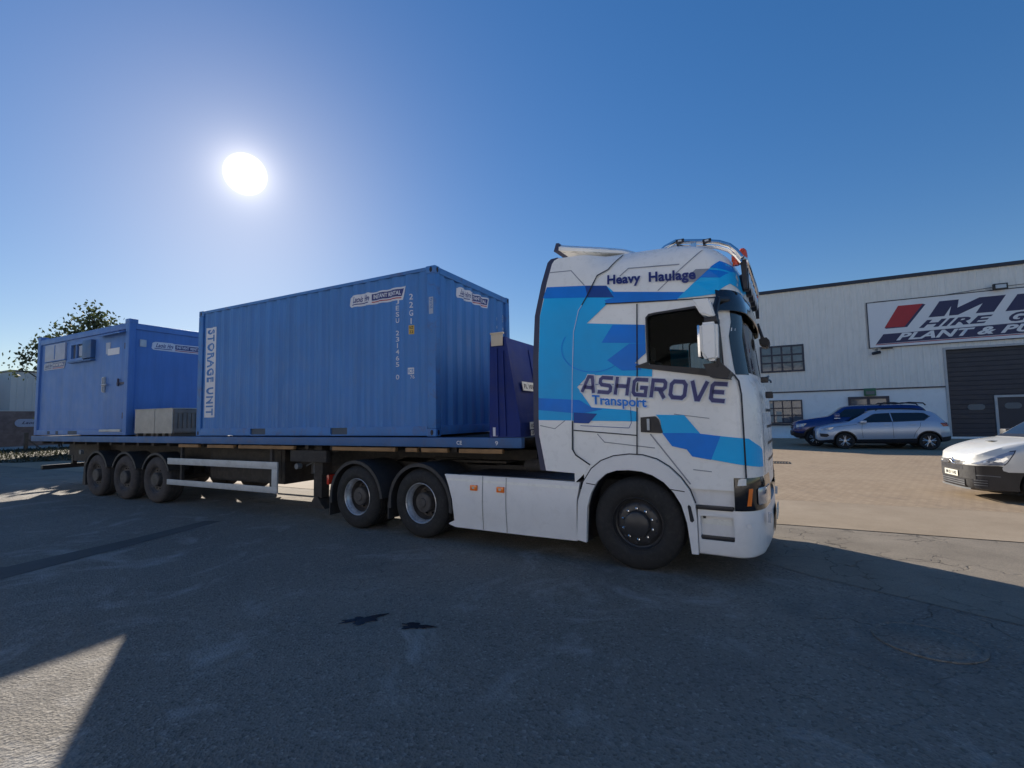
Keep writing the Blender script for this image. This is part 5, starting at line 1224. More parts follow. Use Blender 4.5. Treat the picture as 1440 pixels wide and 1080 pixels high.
# lamps
for sd in (-1, 1):
    b = B()
    rows = []
    for z, o in ((0.735, 0.004), (0.80, 0.010), (0.95, 0.010), (1.03, 0.006), (1.062, 0.0)):
        P = [p for p in plan(z, o, 1.0 if z < 1.0 else 1.03) if p[1] < 0]
        P = [p for p in P if p[1] < -0.5]
        rows.append([(x, y*(-sd), z) for x, y in P])
    n = min(len(r) for r in rows); b.loft([r[:n] for r in rows]); b.fix()
    hl = mk('headlamp', b, 'gloss_black', TK)
    plate('indicator', [(1.108, 0.785), (1.132, 0.955), (1.165, 0.955), (1.145, 0.785)], 0.016, 0.012, 'amber', hl, sd)
    b = B(); rows = []
    for z, o in ((0.785, 0.012), (0.80, 0.020), (0.94, 0.020), (0.956, 0.012)):
        P = [p for p in plan(z, o, 0, ang0=R(46 if 0.79 < z < 0.95 else 50)) if p[1] < -0.56]
        rows.append([(x, y*(-sd), z) for x, y in P])
    n = min(len(r) for r in rows); b.loft([r[:n] for r in rows]); mk('lamp_glass', b.fix(), 'headglass', hl)
    plate('corner_panel', [(1.032, 0.985), (1.045, 1.045), (1.075, 1.058), (1.112, 1.055), (1.110, 0.99)], 0.016, 0.01, 'white', hl, sd)
# bumper with the step recess
bp = wrap([(0.27, -0.03), (0.285, -0.008), (0.32, 0.0), (0.5, 0.004), (0.70, 0.002), (0.735, -0.004)], 0.645, th=0.10)
bo = mk('bumper', bp, 'skirt_white', TK, ang=38)
boolean(bo, [cutter(B().box(0.668, 0.985, -1.6, -1.19, 0.425, 0.665, 0.02), [M['skirt_white']]), cutter(B().box(0.668, 0.985, 1.19, 1.6, 0.425, 0.665, 0.02), [M['skirt_white']])])
bo.data.shade_smooth(); bo.data.set_sharp_from_angle(angle=R(38))
for sd in (-1, 1):
    def sbox(x0, x1, yo, yi, z0, z1, bev=0.0):
        b = B(); a, c = sorted((sd*yo, sd*yi)); b.box(x0, x1, a, c, z0, z1, bev); return b
    mk('step_well', sbox(0.64, 1.02, 1.20, 1.10, 0.40, 0.93), 'skirt_white', TK, smooth=False)
    mk('step_tread', sbox(0.655, 0.985, 1.245, 1.13, 0.425, 0.462, 0.01), 'trim', TK); mk('step_tread', sbox(0.632, 0.985, 1.268, 1.13, 0.728, 0.768, 0.012), 'trim', TK)
    mk('step_reflector', sbox(0.68, 0.96, 1.206, 1.199, 0.575, 0.625), 'reflect', TK, smooth=False)
    mk('step_bracket', sbox(0.69, 0.715, 1.215, 1.198, 0.632, 0.652), 'trim', TK, smooth=False)
    mk('upper_step_panel', sbox(0.56, 1.03, 1.215, 1.15, 0.765, 0.935), 'skirt_white', TK, smooth=False)
    b = B(); b.tube([(1.12, sd*1.2525, 0.60), (1.12, sd*1.258, 0.60)], 0.022, 16); mk('tow_cover', b, 'skirt_white', TK)
    b = B(); b.prism([(1.27, 0.60), (1.30, 0.60), (1.305, 0.69), (1.275, 0.70)], 'y', sd*0.96, sd*1.02); mk('fog_lamp', b, 'lens', TK)
# bumper front intake
b = B(); b.loft([[(xf(zz)+0.012-BOW*(y/0.83)**2, y, zz) for y in (-0.3, -0.15, 0, 0.15, 0.3)] for zz in (0.36, 0.62)]); mk('lower_grille', b.fix(), 'trim', TK)
b = B(); b.box(1.322, 1.332, -0.27, 0.27, 0.50, 0.61); pl_ = mk('number_plate', b, 'plate', TK, smooth=False)
# front wheel arches
for sd in (-1, 1):
    plate('wheel_arch', ARCH_OUT+ARCH_IN[::-1], 0.028, 0.05, 'skirt_white', TK, sd)
    b = B(); a, c = sorted((sd*1.225, sd*0.72)); b.loft([[(x, a, z), (x, c, z)] for x, z in [(x*1.0, z) for x, z in ARCH_IN]]); mk('arch_liner', b, 'trim', TK)
    line('arch_joint', [(-0.565, 0.93), (-0.45, 0.915)], 0.010, 'seam', 0.031, TK, sd); line('arch_joint', [(0.385, 0.915), (0.53, 0.90)], 0.010, 'seam', 0.031, TK, sd)
    plate('arch_vent', [(0.572, 0.60), (0.592, 0.59), (0.612, 0.61), (0.585, 0.75), (0.565, 0.77), (0.552, 0.75)], 0.0305, 0, 'seam', TK, sd, smooth=False)
    # dark line painting the shade of a rounded shoulder above the arch
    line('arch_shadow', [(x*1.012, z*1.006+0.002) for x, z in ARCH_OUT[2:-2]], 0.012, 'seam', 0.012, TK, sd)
# underside behind the bumper
b = B(); b.box(-0.55, 1.2, -0.95, 0.95, 0.42, 0.95, 0.03); mk('engine_bay', b, 'interior', TK)
# wheels and axles
truck_wheel(TK, 0.0, -1.235, 1, 'front', 0.505, 0.33); truck_wheel(TK, 0.0, 1.235, -1, 'front', 0.505, 0.33)
for x in (-3.15, -4.48):
    for yo, s_ in ((-1.25, 1), (1.25, -1)): truck_wheel(TK, x, yo, s_, 'dish', 0.495, 0.30)
    b = B(); b.tube([(x, -1.0, 0.5), (x, 1.0, 0.5)], 0.09, 14); b.lathe([(0, 0), (0.24, 0.02), (0.28, 0.15), (0.24, 0.32), (0, 0.34)], (x-0.17, 0, 0.5), 'x', 1, 20); mk('axle', b, 'chassis', TK)
    for y0, y1 in ((-1.255, -0.62), (0.62, 1.255)):
        mudguard(TK, x, 0.47, 0.60, -6 if x > -4 else 4, 188 if x > -4 else 190, y0, y1)
    for sd in (-1, 1):
        b = B(); a, c = sorted((sd*1.24, sd*0.64)); b.box(x-0.64, x-0.62, a, c, 0.16 if x < -4 else 0.22, 0.47); mk('mud_flap', b, 'mudguard', TK, smooth=False)
# chassis rails, fifth wheel, catwalk, rear bar and lamps
b = B()
for y0, y1 in ((-0.46, -0.38), (0.38, 0.46)): b.box(-5.15, 0.2, y0, y1, 0.72, 0.99)
for x in (-5.1, -3.9, -2.5, -1.5): b.box(x, x+0.1, -0.38, 0.38, 0.75, 0.96)
mk('chassis_rail', b, 'chassis', TK, smooth=False)
b = B(); b.box(-2.45, -0.60, -1.20, 1.20, 0.905, 0.945, 0.006); b.box(-2.35, -1.25, -0.42, 0.42, 0.99, 1.0); mk('catwalk', b, 'trim', TK)
b = B(); b.lathe([(0.0, 0.0), (0.46, 0.0), (0.48, -0.03), (0.46, -0.06), (0, -0.06)], (-3.3, 0, 1.085), 'z', 1, 32); b.box(-3.7, -2.9, -0.42, 0.42, 0.97, 1.03); mk('fifth_wheel', b, 'chassis', TK)
b = B(); b.tube([(-1.10, -0.5, 0.95), (-1.10, -0.5, 1.9), (-1.10, 0.5, 1.9), (-1.10, 0.5, 0.95)], 0.03, 8)
for k, y in enumerate((-0.25, -0.08, 0.1, 0.28)):
    b.tube([(-1.10+0.0, y, 1.55), (-1.45, y*1.1, 1.2), (-1.75, y*1.1+0.1, 1.1), (-1.72-0.05*k, y, 1.30)], 0.018, 6)
mk('air_line', b, 'trim', TK)
for y in (-0.55, 0.55):
    b = B(); b.tube([(-1.3, y, 1.02), (-1.75, y, 1.02)], 0.09, 16); mk('air_tank', b, 'chassis', TK)
b = B(); b.box(-5.22, -5.10, -1.1, 1.1, 0.66, 0.78, 0.01); b.box(-5.16, -5.02, -0.5, -0.3, 0.7, 0.95); b.box(-5.16, -5.02, 0.3, 0.5, 0.7, 0.95); mk('rear_crossbar', b, 'chassis', TK)
for sd in (-1, 1):
    b = B(); a, c = sorted((sd*1.18, sd*0.82)); b.box(-5.27, -5.215, a, c, 0.64, 0.80, 0.01); mk('tail_lamp', b, 'red', TK)
# side skirts
SK = [(-2.685, 0.936), (-2.609, 0.784), (-2.545, 0.60), (-2.527, 0.42), (-2.522, 0.315), (-2.615, 0.272), (-2.615, 0.257), (-2.508, 0.228), (-1.395, 0.235), (-0.712, 0.245), (-0.70, 0.72), (-0.66, 0.928), (-1.4, 0.936)]
for sd in (-1, 1):
    sk = plate('side_skirt', SK, 0.0, 0.05, 'skirt_white', TK, sd, yfun=lambda x, z: 1.245+0.02*math.sin(max(0, min(1, (0.9-z)/0.6))*math.pi))
    plate('skirt_stripe', [(-2.64, 0.855), (-2.655, 0.882), (-0.675, 0.882), (-0.685, 0.845)], 0.004, 0, 'reflect', sk, sd, yfun=lambda x, z: 1.245+0.02*math.sin(max(0, min(1, (0.9-z)/0.6))*math.pi), smooth=False)
    for x in (-2.04, -1.675):
        bm = bmesh.new(); bm.faces.new([bm.verts.new(p) for p in ((x-0.004, 0.24, 0), (x+0.004, 0.24, 0), (x+0.004, 0.935, 0), (x-0.004, 0.935, 0))])
        slice_grid(bm, (), [0.24+0.06*i for i in range(1, 12)])
        plate('skirt_gap', None, 0.005, 0, 'galv', sk, sd, bm=bm, yfun=lambda x, z: 1.245+0.02*math.sin(max(0, min(1, (0.9-z)/0.6))*math.pi), smooth=False)
    for x in (-2.175, -1.755):
        b = B(); a, c = sorted((sd*1.25, sd*1.282)); b.box(x-0.055, x+0.055, a, c, 0.742, 0.815, 0.008); ml = mk('marker_lamp', b, 'amber', TK)
        b = B(); a, c = sorted((sd*1.2815, sd*1.286)); b.box(x-0.018, x+0.018, a, c, 0.765, 0.795); mk('lamp_core', b, 'beige', ml, smooth=False)
# mirrors
for sd in (-1, 1):
    y_in, y_out = 1.40, 1.62
    b = B(); b.prism([(0.80, 2.60), (0.96, 2.60), (0.965, 2.50), (0.955, 2.22), (0.85, 2.215), (0.80, 2.30)], 'y', sd*y_in, sd*y_out)
    b.fix(); es = [e for e in b.bm.edges]; bmesh.ops.bevel(b.bm, geom=es, offset=0.028, segments=3, affect='EDGES', clamp_overlap=True)
    mo = mk('mirror', b, 'white', TK)
    b = B(); b.box(0.775, 0.80, sd*1.51-0.095, sd*1.51+0.095, 2.26, 2.58, 0.01); mk('mirror_glass', b, 'chrome', mo)
    b = B(); b.prism([(0.735, 2.845), (0.90, 2.835), (0.945, 2.66), (0.93, 2.635), (0.81, 2.69)], 'y', sd*1.36, sd*1.60)
    b.fix(); bmesh.ops.bevel(b.bm, geom=b.bm.edges[:], offset=0.022, segments=3, affect='EDGES', clamp_overlap=True); mk('mirror', b, 'white', TK)
    b = B(); b.tube([(1.02, sd*1.2, 2.88), (0.95, sd*1.38, 2.86), (0.93, sd*1.5, 2.70), (0.95, sd*1.5, 2.40), (0.93, sd*1.48, 2.18), (0.98, sd*1.32, 2.12), (1.02, sd*1.2, 2.10)], 0.032, 8); b.box(0.84, 0.96, sd*1.48-0.11, sd*1.48+0.11, 2.60, 2.655, 0.012); b.prism([(0.80, 2.20), (0.96, 2.21), (1.05, 2.11), (1.02, 2.05), (0.86, 2.07)], 'y', sd*1.25, sd*1.50); mk('mirror_arm', b, 'trim', TK)
b = B(); b.prism([(1.19, 2.72), (1.27, 2.735), (1.33, 2.66), (1.29, 2.57), (1.20, 2.61)], 'y', 0.66, 0.92); b.fix(); bmesh.ops.bevel(b.bm, geom=b.bm.edges[:], offset=0.02, segments=2, affect='EDGES'); b.tube([(1.18, 0.8, 2.93), (1.24, 0.8, 2.70)], 0.02, 8); mk('front_mirror', b, 'trim', TK)
# roof light bar
def barpath(y): return [(0.31, y, 3.56), (0.38, y, 3.62), (0.50, y, 3.662), (0.79, y, 3.605), (0.95, y, 3.56), (1.05, y, 3.505), (1.11, y, 3.44), (1.165, y, 3.35)]
b = B()
for sd in (-1, 1):
    b.tube(barpath(sd*1.02), 0.026, 10); b.tube([(x-0.012, y*0.985, z-0.05) for x, y, z in barpath(sd*1.02)][1:], 0.02, 8)
    b.box(0.66, 0.72, sd*1.02-0.02, sd*1.02+0.02, 3.48, 3.60)
b.tube([(1.165, -1.02, 3.35), (1.19, -0.95, 3.345), (1.20, -0.6, 3.345), (1.20, 0, 3.345), (1.20, 0.6, 3.345), (1.19, 0.95, 3.345), (1.165, 1.02, 3.35)], 0.026, 10)
lb = mk('light_bar', b, 'chrome', TK)
for sd in (-1, 1):
    b = B(); b.prism([(1.14, 3.36), (1.20, 3.33), (1.20, 3.03), (1.16, 3.03)], 'y', sd*0.98, sd*0.92); mk('bar_bracket', b, 'trim', lb, smooth=False)
for y in (-0.62, -0.31, 0.0, 0.31, 0.62):
    b = B(); b.lathe([(0, 0), (0.08, 0.0), (0.105, 0.05), (0.105, 0.10), (0, 0.11)], (1.09, y, 3.18), 'x', 1, 24); b.box(1.16, 1.19, y-0.02, y+0.02, 3.26, 3.34); sp_ = mk('spot_lamp', b, 'trim', TK)
    b = B(); b.lathe([(0.095, 0), (0.06, 0.012), (0, 0.016)], (1.198, y, 3.18), 'x', 1, 24); mk('lens', b, 'lens', sp_)
for x, z in ((0.55, 3.655), (0.83, 3.60)):
    for sd in (-1, 1):
        b = B(); b.box(x-0.045, x+0.045, sd*1.02-0.032, sd*1.02+0.032, z-0.028, z+0.018, 0.008); l_ = mk('bar_lamp', b, 'trim', TK)
        b = B(); a, c = sorted((sd*1.0525, sd*1.058)); b.box(x-0.02, x+0.02, a, c, z-0.014, z+0.006); mk('lens', b, 'lens', l_)
for x, y, z, s_ in ((1.10, -0.97, 3.31, 0.042), (1.165, -0.92, 3.33, 0.048), (1.165, 0.92, 3.33, 0.048)):
    b = B(); b.lathe([(0, -0.02), (s_*0.8, -0.02), (s_*0.8, 0.02), (s_, 0.025), (s_, 0.07), (s_*0.85, 0.12), (s_*0.45, 0.145), (0, 0.15)], (x, y, z), 'z', 1, 24); mk('beacon', b, 'beacon', TK)
# inside the cab
for y in (-0.62, 0.62):
    b = B(); b.box(-0.25, 0.35, y-0.26, y+0.26, 1.75, 1.95, 0.05); b.box(-0.35, -0.12, y-0.25, y+0.25, 1.9, 2.5, 0.06); b.box(-0.36, -0.2, y-0.15, y+0.15, 2.5, 2.72, 0.04); mk('seat', b, 'interior', TK)
b = B(); b.box(0.80, 1.12, -1.12, 1.12, 1.7, 2.08, 0.06); mk('dashboard', b, 'interior', TK)
b = B(); pts = [(0.62+0.07*math.sin(a), 0.62+0.23*math.cos(a), 2.12+0.22*math.sin(a)) for a in [2*math.pi*i/28 for i in range(29)]]; b.tube(pts, 0.016, 8, cap=False); b.tube([(0.62, 0.62, 2.12), (0.85, 0.62, 1.98)], 0.03, 8); mk('steering_wheel', b, 'trim', TK)
b = B(); b.box(-0.42, -0.38, -1.17, 1.17, 1.3, 3.3); mk('bunk_curtain', b, 'interior', TK, smooth=False)

# ------------------------------------------------------------------ cars: a skin lofted through stations, x forward
def car_skin(T, name, mats, par, n=70, dark=True):
    x0, x1 = T['x']
    S = lambda k, x: smooth_tab(sorted(T[k]), x)
    def ring(x):
        zb, zm, zl, zt = S('bot', x), S('split', x), S('belt', x), S('top', x); w_ = S('w', x); wt_ = S('wt', x)
        zt = max(zt, zl+0.015); zl = max(zl, zm+0.02); zm = max(zm, zb+0.03)
        h = zt-zl
        return [(0, zb), (w_*0.80, zb), (w_*0.955, zb+0.035), (w_*0.985, (zb+zm)/2), (w_*0.995, zm-0.004), (w_*1.0, zm+0.004), (w_*1.0, zm+(zl-zm)*0.45), (w_*0.985, zl-0.03*min(1, (zl-zm)/0.2)), (w_*0.965, zl), (wt_+(w_*0.955-wt_)*0.55, zl+h*0.42), (wt_+(w_*0.955-wt_)*0.10, zl+h*0.84), (wt_*0.93, zl+h*0.945), (wt_*0.6, zt-0.006*min(1, h/0.1)), (0, zt)]
    def side(x, z):
        r = ring(x)[1:-1]
        for (ya, za), (yb, zb) in zip(r, r[1:]):
            if za <= z <= zb and zb > za: return ya+(yb-ya)*(z-za)/(zb-za)
        return r[-1][0] if z > r[-1][1] else r[0][0]
    b = B(); rows = []
    xs = [x0+(x1-x0)*(0.5-0.5*math.cos(math.pi*i/n)) for i in range(n+1)]
    for x in xs:
        r = ring(x); rows.append([(x, -y, z) for y, z in r]+[(x, y, z) for y, z in r[-2:0:-1]])
    V = [[b.bm.verts.new(p) for p in r] for r in rows]; m = len(V[0]); half = 13
    for a, c in zip(V, V[1:]):
        for k in range(m):
            f = b.bm.faces.new([a[k], a[(k+1) % m], c[(k+1) % m], c[k]])
            kk = k if k < half else m-1-k
            f.material_index = 1 if (dark and kk < 5) else 0
    for r, mi in ((V[0][::-1], 0), (V[-1], 0)):
        # cap in two pieces so that the lower stays dark
        f = b.bm.faces.new(r); f.material_index = 1 if dark else 0
    b.fix()
    body = mk(name, b, mats, par, ang=40)
    cuts = []
    for wx, wzz, wr in T['arches']:
        c = B()
        for s_ in (-1, 1):
            c.prism([(wx+wr*math.cos(R(a)), wzz+wr*math.sin(R(a))) for a in range(0, 360, 12)], 'y', s_*0.5, s_*1.3, 1)
        cuts.append(cutter(c, mats_of(mats)))
    boolean(body, cuts); body.data.shade_smooth(); body.data.set_sharp_from_angle(angle=R(40))
    return body, side, ring, S
def mats_of(ms): return [M[m] if isinstance(m, str) else m for m in ms]
def car_wheel(par, x, yo, sgn, r, wd, spokes, style='alloy'):
    b = B(); o = (x, yo, r); rr = r*0.70
    b.lathe([(rr, 0.02), (rr*0.95, 0.012), (rr*0.91, 0.03), (rr*0.90, 0.11), (0, 0.12)], o, 'y', sgn, 36, 0)
    b.lathe([(0.075, 0.03), (0.06, 0.018), (0, 0.016)], o, 'y', sgn, 20, 1)
    for k in range(spokes):
        a = 2*math.pi*k/spokes+0.3
        for da in (-0.16, 0.16):
            c0, c1 = math.cos(a+da*0.5), math.sin(a+da*0.5); d0, d1 = math.cos(a+da*1.1), math.sin(a+da*1.1)
            p0 = Vector((x+0.05*c0, yo+sgn*0.03, r+0.05*c1)); p1 = Vector((x+rr*0.93*d0, yo+sgn*0.028, r+rr*0.93*d1))
            b.tube([p0, p1], [0.02, 0.016], 6, 1)
    wo = mk('wheel', b, ['trim', 'spoke'] if style == 'alloy' else ['trim', 'rim_silver'], par)
    b = B(); b.lathe([(rr, 0.02), (rr+0.02, 0.004), (r-0.05, 0.0), (r-0.015, 0.02), (r, 0.045), (r, wd-0.045), (r-0.02, wd-0.01), (rr, wd-0.02)], o, 'y', sgn, 48, 0); mk('tyre', b, 'rubber', wo)
    return wo
def ring_band(wx, wz_, r0, r1, a0, a1, n=24):
    o = [(wx+r1*math.cos(R(a0+(a1-a0)*i/n)), wz_+r1*math.sin(R(a0+(a1-a0)*i/n))) for i in range(n+1)]
    i_ = [(wx+r0*math.cos(R(a0+(a1-a0)*i/n)), wz_+r0*math.sin(R(a0+(a1-a0)*i/n))) for i in range(n+1)]
    return o+i_[::-1]
def car_panel(name, poly, off, mat, par, side, yf, th=0.0, bm=None, sharp=True):
    bm = bm or flat_poly([poly]); xs = [v.co.x for v in bm.verts]; zs = [v.co.y for v in bm.verts]
    a, c, d, e = min(xs), max(xs), min(zs), max(zs)
    slice_grid(bm, [a+(c-a)*i/14 for i in range(1, 14)], [d+(e-d)*i/8 for i in range(1, 8)])
    return plate(name, None, off, th, mat, par, side, yfun=yf, bm=bm, smooth=True)
def car_line(name, pts, wd, mat, off, par, side, yf):
    bm = bmesh.new()
    for p in stroke_polys(pts, wd): bm.faces.new([bm.verts.new((x, y, 0)) for x, y in p])
    slice_grid(bm, [], [])
    return plate(name, None, off, 0, mat, par, side, yfun=yf, bm=bm, smooth=False)
def screen(name, x0, x1, S, mat, par, k=0.86, off=0.006, inset=0.05):
    """windscreen or rear screen laid over the skin between stations x0 and x1"""
    b = B(); rows = []
    for i in range(11):
        x = x0+(x1-x0)*i/10; zt, zl = S('top', x), S('belt', x); wt_ = S('wt', x); w_ = S('w', x); h = max(zt-zl, 0.015)
        pts = []
        for y, z in ((wt_*0.93, zl+h*0.945), (wt_*0.6, zt-0.006*min(1, h/0.1)), (0, zt)):
            pts.append((y, z))
        row = [(x, -pts[0][0]*0.97, pts[0][1]+off), (x, -pts[1][0], pts[1][1]+off), (x, 0, pts[2][1]+off), (x, pts[1][0], pts[1][1]+off), (x, pts[0][0]*0.97, pts[0][1]+off)]
        rows.append(row)
    b.loft(rows)
    for f in b.bm.faces:
        f.normal_update()
        if f.normal.z < 0: f.normal_flip()
    return mk(name, b, mat, par, ang=60)

# silver suv, broadside in front of the warehouse
SV = thing('parked_suv', 'silver grey estate style car parked broadside in front of the white wall', 'car', (9.1, 20.98, 0.0), R(180))
TS = {'x': (-2.36, 2.45),
 'top': [(2.45, 0.78), (2.40, 0.90), (2.25, 0.985), (1.58, 1.14), (1.22, 1.195), (0.80, 1.44), (0.34, 1.675), (-0.13, 1.735), (-0.93, 1.72), (-1.60, 1.665), (-1.84, 1.59), (-2.17, 1.22), (-2.32, 1.10), (-2.36, 0.95)],
 'belt': [(2.45, 0.74), (2.38, 0.84), (2.2, 0.93), (1.58, 1.06), (1.22, 1.13), (0.8, 1.175), (-1.4, 1.235), (-1.84, 1.20), (-2.17, 1.08), (-2.36, 0.9)],
 'bot': [(2.45, 0.36), (2.3, 0.27), (1.9, 0.27), (0.9, 0.27), (-0.9, 0.28), (-1.9, 0.32), (-2.3, 0.38), (-2.36, 0.46)],
 'split': [(2.45, 0.44), (2.3, 0.38), (1.9, 0.42), (0.9, 0.43), (-0.9, 0.47), (-1.9, 0.52), (-2.36, 0.58)],
 'w': [(2.45, 0.50), (2.42, 0.62), (2.33, 0.76), (2.15, 0.87), (1.8, 0.925), (1.3, 0.935), (-1.4, 0.935), (-1.9, 0.90), (-2.2, 0.82), (-2.33, 0.70), (-2.36, 0.60)],
 'wt': [(2.45, 0.40), (2.3, 0.60), (1.9, 0.76), (1.25, 0.76), (0.8, 0.68), (0.3, 0.62), (-0.9, 0.62), (-1.7, 0.60), (-2.1, 0.66), (-2.36, 0.5)],
 'arches': [(1.36, 0.36, 0.415), (-1.58, 0.36, 0.415)]}
sv, yv, rg, SS = car_skin(TS, 'body', ['suv', 'trim'], SV)
for sd in (-1, 1):
    car_panel('side_window', [(0.80, 1.19), (0.72, 1.245), (0.30, 1.52), (0.18, 1.56), (-0.32, 1.585), (-0.36, 1.21)], 0.006, 'carglass', SV, sd, yv)
    car_panel('side_window', [(-0.40, 1.215), (-0.36, 1.587), (-1.30, 1.575), (-1.50, 1.56), (-1.66, 1.43), (-1.44, 1.262)], 0.006, 'carglass', SV, sd, yv)
    car_line('window_trim', [(0.86, 1.165), (0.70, 1.18), (-0.4, 1.20), (-1.44, 1.248), (-1.69, 1.43)], 0.02, 'gloss_black', 0.0055, SV, sd, yv)
    for pts in ([(0.70, 1.14), (0.73, 0.85), (0.70, 0.5)], [(-0.37, 1.19), (-0.38, 0.5)], [(-1.32, 1.22), (-1.30, 1.0), (-1.12, 0.72), (-1.05, 0.52)], [(2.2, 0.90), (1.6, 1.0), (0.9, 1.10)]): car_line('door_gap', pts, 0.011, 'seam', 0.004, SV, sd, yv)
    for x in (-0.16, -1.06):
        b = B(); yy = sd*(yv(x, 1.04)+0.012); b.box(x-0.10, x+0.10, yy-0.014, yy+0.014, 1.055, 1.085, 0.008); mk('door_handle', b, 'suv', SV)
    car_panel('headlight', [(2.26, 0.93), (2.0, 0.975), (1.75, 0.985), (1.84, 0.90), (2.02, 0.835), (2.24, 0.83)], 0.007, 'headglass', SV, sd, yv)
    car_panel('fog_panel', [(2.30, 0.70), (2.0, 0.68), (1.95, 0.60), (2.05, 0.53), (2.28, 0.55)], 0.006, 'trim', SV, sd, yv)
    car_panel('tail_light', [(-1.96, 1.13), (-2.26, 1.14), (-2.27, 0.985), (-2.06, 0.985)], 0.007, 'tail', SV, sd, yv)
    for wx in (1.36, -1.58):
        car_panel('arch_trim', ring_band(wx, 0.36, 0.413, 0.455, 5, 178), 0.008, 'trim', SV, sd, lambda x, z: yv(x, max(z, 0.3)))
    b = B(); b.box(0.56, 0.80, sd*1.02-0.09, sd*1.02+0.09, 1.15, 1.27, 0.035); b.box(0.62, 0.72, sd*0.92-0.05, sd*0.92+0.05, 1.15, 1.19, 0.01); mk('wing_mirror', b, 'suv', SV)
    b = B(); b.tube([(0.15, sd*0.58, 1.69), (0.05, sd*0.585, 1.76), (-0.9, sd*0.585, 1.765), (-1.5, sd*0.57, 1.72), (-1.6, sd*0.56, 1.66)], 0.018, 8); mk('roof_rail', b, 'trim', SV)
    for wx in (1.36, -1.58): car_wheel(SV, wx, sd*0.90, -sd, 0.365, 0.23, 5)
screen('windscreen', 1.15, 0.42, SS, 'carglass', SV); screen('rear_screen', -1.86, -2.14, SS, 'carglass', SV)
b = B(); b.box(2.40, 2.462, -0.36, 0.36, 0.62, 0.80, 0.02); mk('grille', b, 'trim', SV)
b = B(); b.box(-2.385, -2.35, -0.26, 0.26, 0.70, 0.81, 0.003); mk('number_plate', b, 'plate', SV, smooth=False)
b = B(); b.box(1.0, 1.2, -0.9, 0.9, 0.3, 0.42); b.box(-1.9, 2.0, -0.72, 0.72, 0.24, 0.55, 0.02); mk('underbody', b, 'interior', SV)

# dark blue off-roader behind it
BV = thing('parked_offroader', 'dark blue off-road car with roof rails parked behind the silver car', 'car', (8.45, 22.75, 0.0), R(178))
TB = {'x': (-2.78, 2.60),
 'top': [(2.60, 0.95), (2.55, 1.12), (2.40, 1.24), (1.15, 1.46), (1.0, 1.485), (0.70, 1.70), (0.40, 1.91), (-0.1, 1.965), (-1.3, 1.975), (-2.2, 1.95), (-2.5, 1.88), (-2.72, 1.60), (-2.78, 1.1)],
 'belt': [(2.60, 0.90), (2.4, 1.08), (1.1, 1.30), (0.6, 1.36), (-2.3, 1.40), (-2.78, 1.05)],
 'bot': [(2.60, 0.52), (2.4, 0.40), (0.9, 0.40), (-2.3, 0.42), (-2.78, 0.55)],
 'split': [(2.60, 0.72), (2.4, 0.66), (1.9, 0.60), (0.9, 0.52), (-2.3, 0.58), (-2.78, 0.68)],
 'w': [(2.60, 0.62), (2.54, 0.78), (2.35, 0.92), (1.9, 0.97), (-2.2, 0.97), (-2.6, 0.92), (-2.78, 0.80)],
 'wt': [(2.60, 0.55), (2.3, 0.78), (1.1, 0.82), (0.4, 0.70), (-2.3, 0.70), (-2.78, 0.66)],
 'arches': [(1.62, 0.42, 0.48), (-1.55, 0.42, 0.48)]}
bv, yb_, rgb_, SB = car_skin(TB, 'body', ['bluecar', 'trim'], BV)
for sd in (-1, 1):
    car_panel('side_window', [(0.78, 1.40), (0.36, 1.78), (-0.42, 1.80), (-0.45, 1.42)], 0.006, 'carglass', BV, sd, yb_)
    car_panel('side_window', [(-0.52, 1.42), (-0.50, 1.80), (-1.45, 1.80), (-1.48, 1.43)], 0.006, 'carglass', BV, sd, yb_)
    car_panel('side_window', [(-1.56, 1.43), (-1.54, 1.80), (-2.30, 1.77), (-2.45, 1.50)], 0.006, 'carglass', BV, sd, yb_)
    car_panel('headlight', [(2.42, 1.10), (2.12, 1.13), (1.98, 1.11), (2.10, 0.98), (2.42, 0.93)], 0.007, 'headglass', BV, sd, yb_)
    car_panel('tail_light', [(-2.5, 1.35), (-2.66, 1.35), (-2.68, 0.95), (-2.55, 0.95)], 0.007, 'tail', BV, sd, yb_)
    for pts in ([(0.86, 1.34), (0.88, 0.6)], [(-0.48, 1.36), (-0.48, 0.6)], [(-1.5, 1.38), (-1.2, 0.9)]): car_line('door_gap', pts, 0.011, 'seam', 0.004, BV, sd, yb_)
    for x in (-0.2, -1.2):
        b = B(); yy = sd*(yb_(x, 1.22)+0.012); b.box(x-0.11, x+0.11, yy-0.014, yy+0.014, 1.22, 1.26, 0.008); mk('door_handle', b, 'chrome', BV)
    for wx in (1.62, -1.55): car_panel('arch_trim', ring_band(wx, 0.42, 0.478, 0.54, 5, 176), 0.012, 'trim', BV, sd, lambda x, z: yb_(x, max(z, 0.45))); car_wheel(BV, wx, sd*0.95, -sd, 0.42, 0.26, 6)
    b = B(); b.box(0.60, 0.84, sd*1.09-0.12, sd*1.09+0.12, 1.36, 1.58, 0.04); b.box(0.66, 0.74, sd*0.95-0.05, sd*0.95+0.05, 1.40, 1.45, 0.01); mk('wing_mirror', b, 'bluecar', BV)
    b = B(); b.box(0.598, 0.845, sd*1.09-0.122, sd*1.09+0.122, 1.345, 1.375, 0.01); mk('mirror_base', b, 'chrome', BV)
    b = B(); b.tube([(-1.0, sd*0.66, 1.94), (-1.15, sd*0.66, 2.045), (-1.55, sd*0.66, 2.05), (-1.8, sd*0.66, 2.0), (-2.1, sd*0.66, 2.045), (-2.6, sd*0.66, 2.0), (-2.68, sd*0.66, 1.90)], 0.03, 8); mk('roof_rail', b, 'trim', BV)
screen('windscreen', 0.96, 0.44, SB, 'carglass', BV)
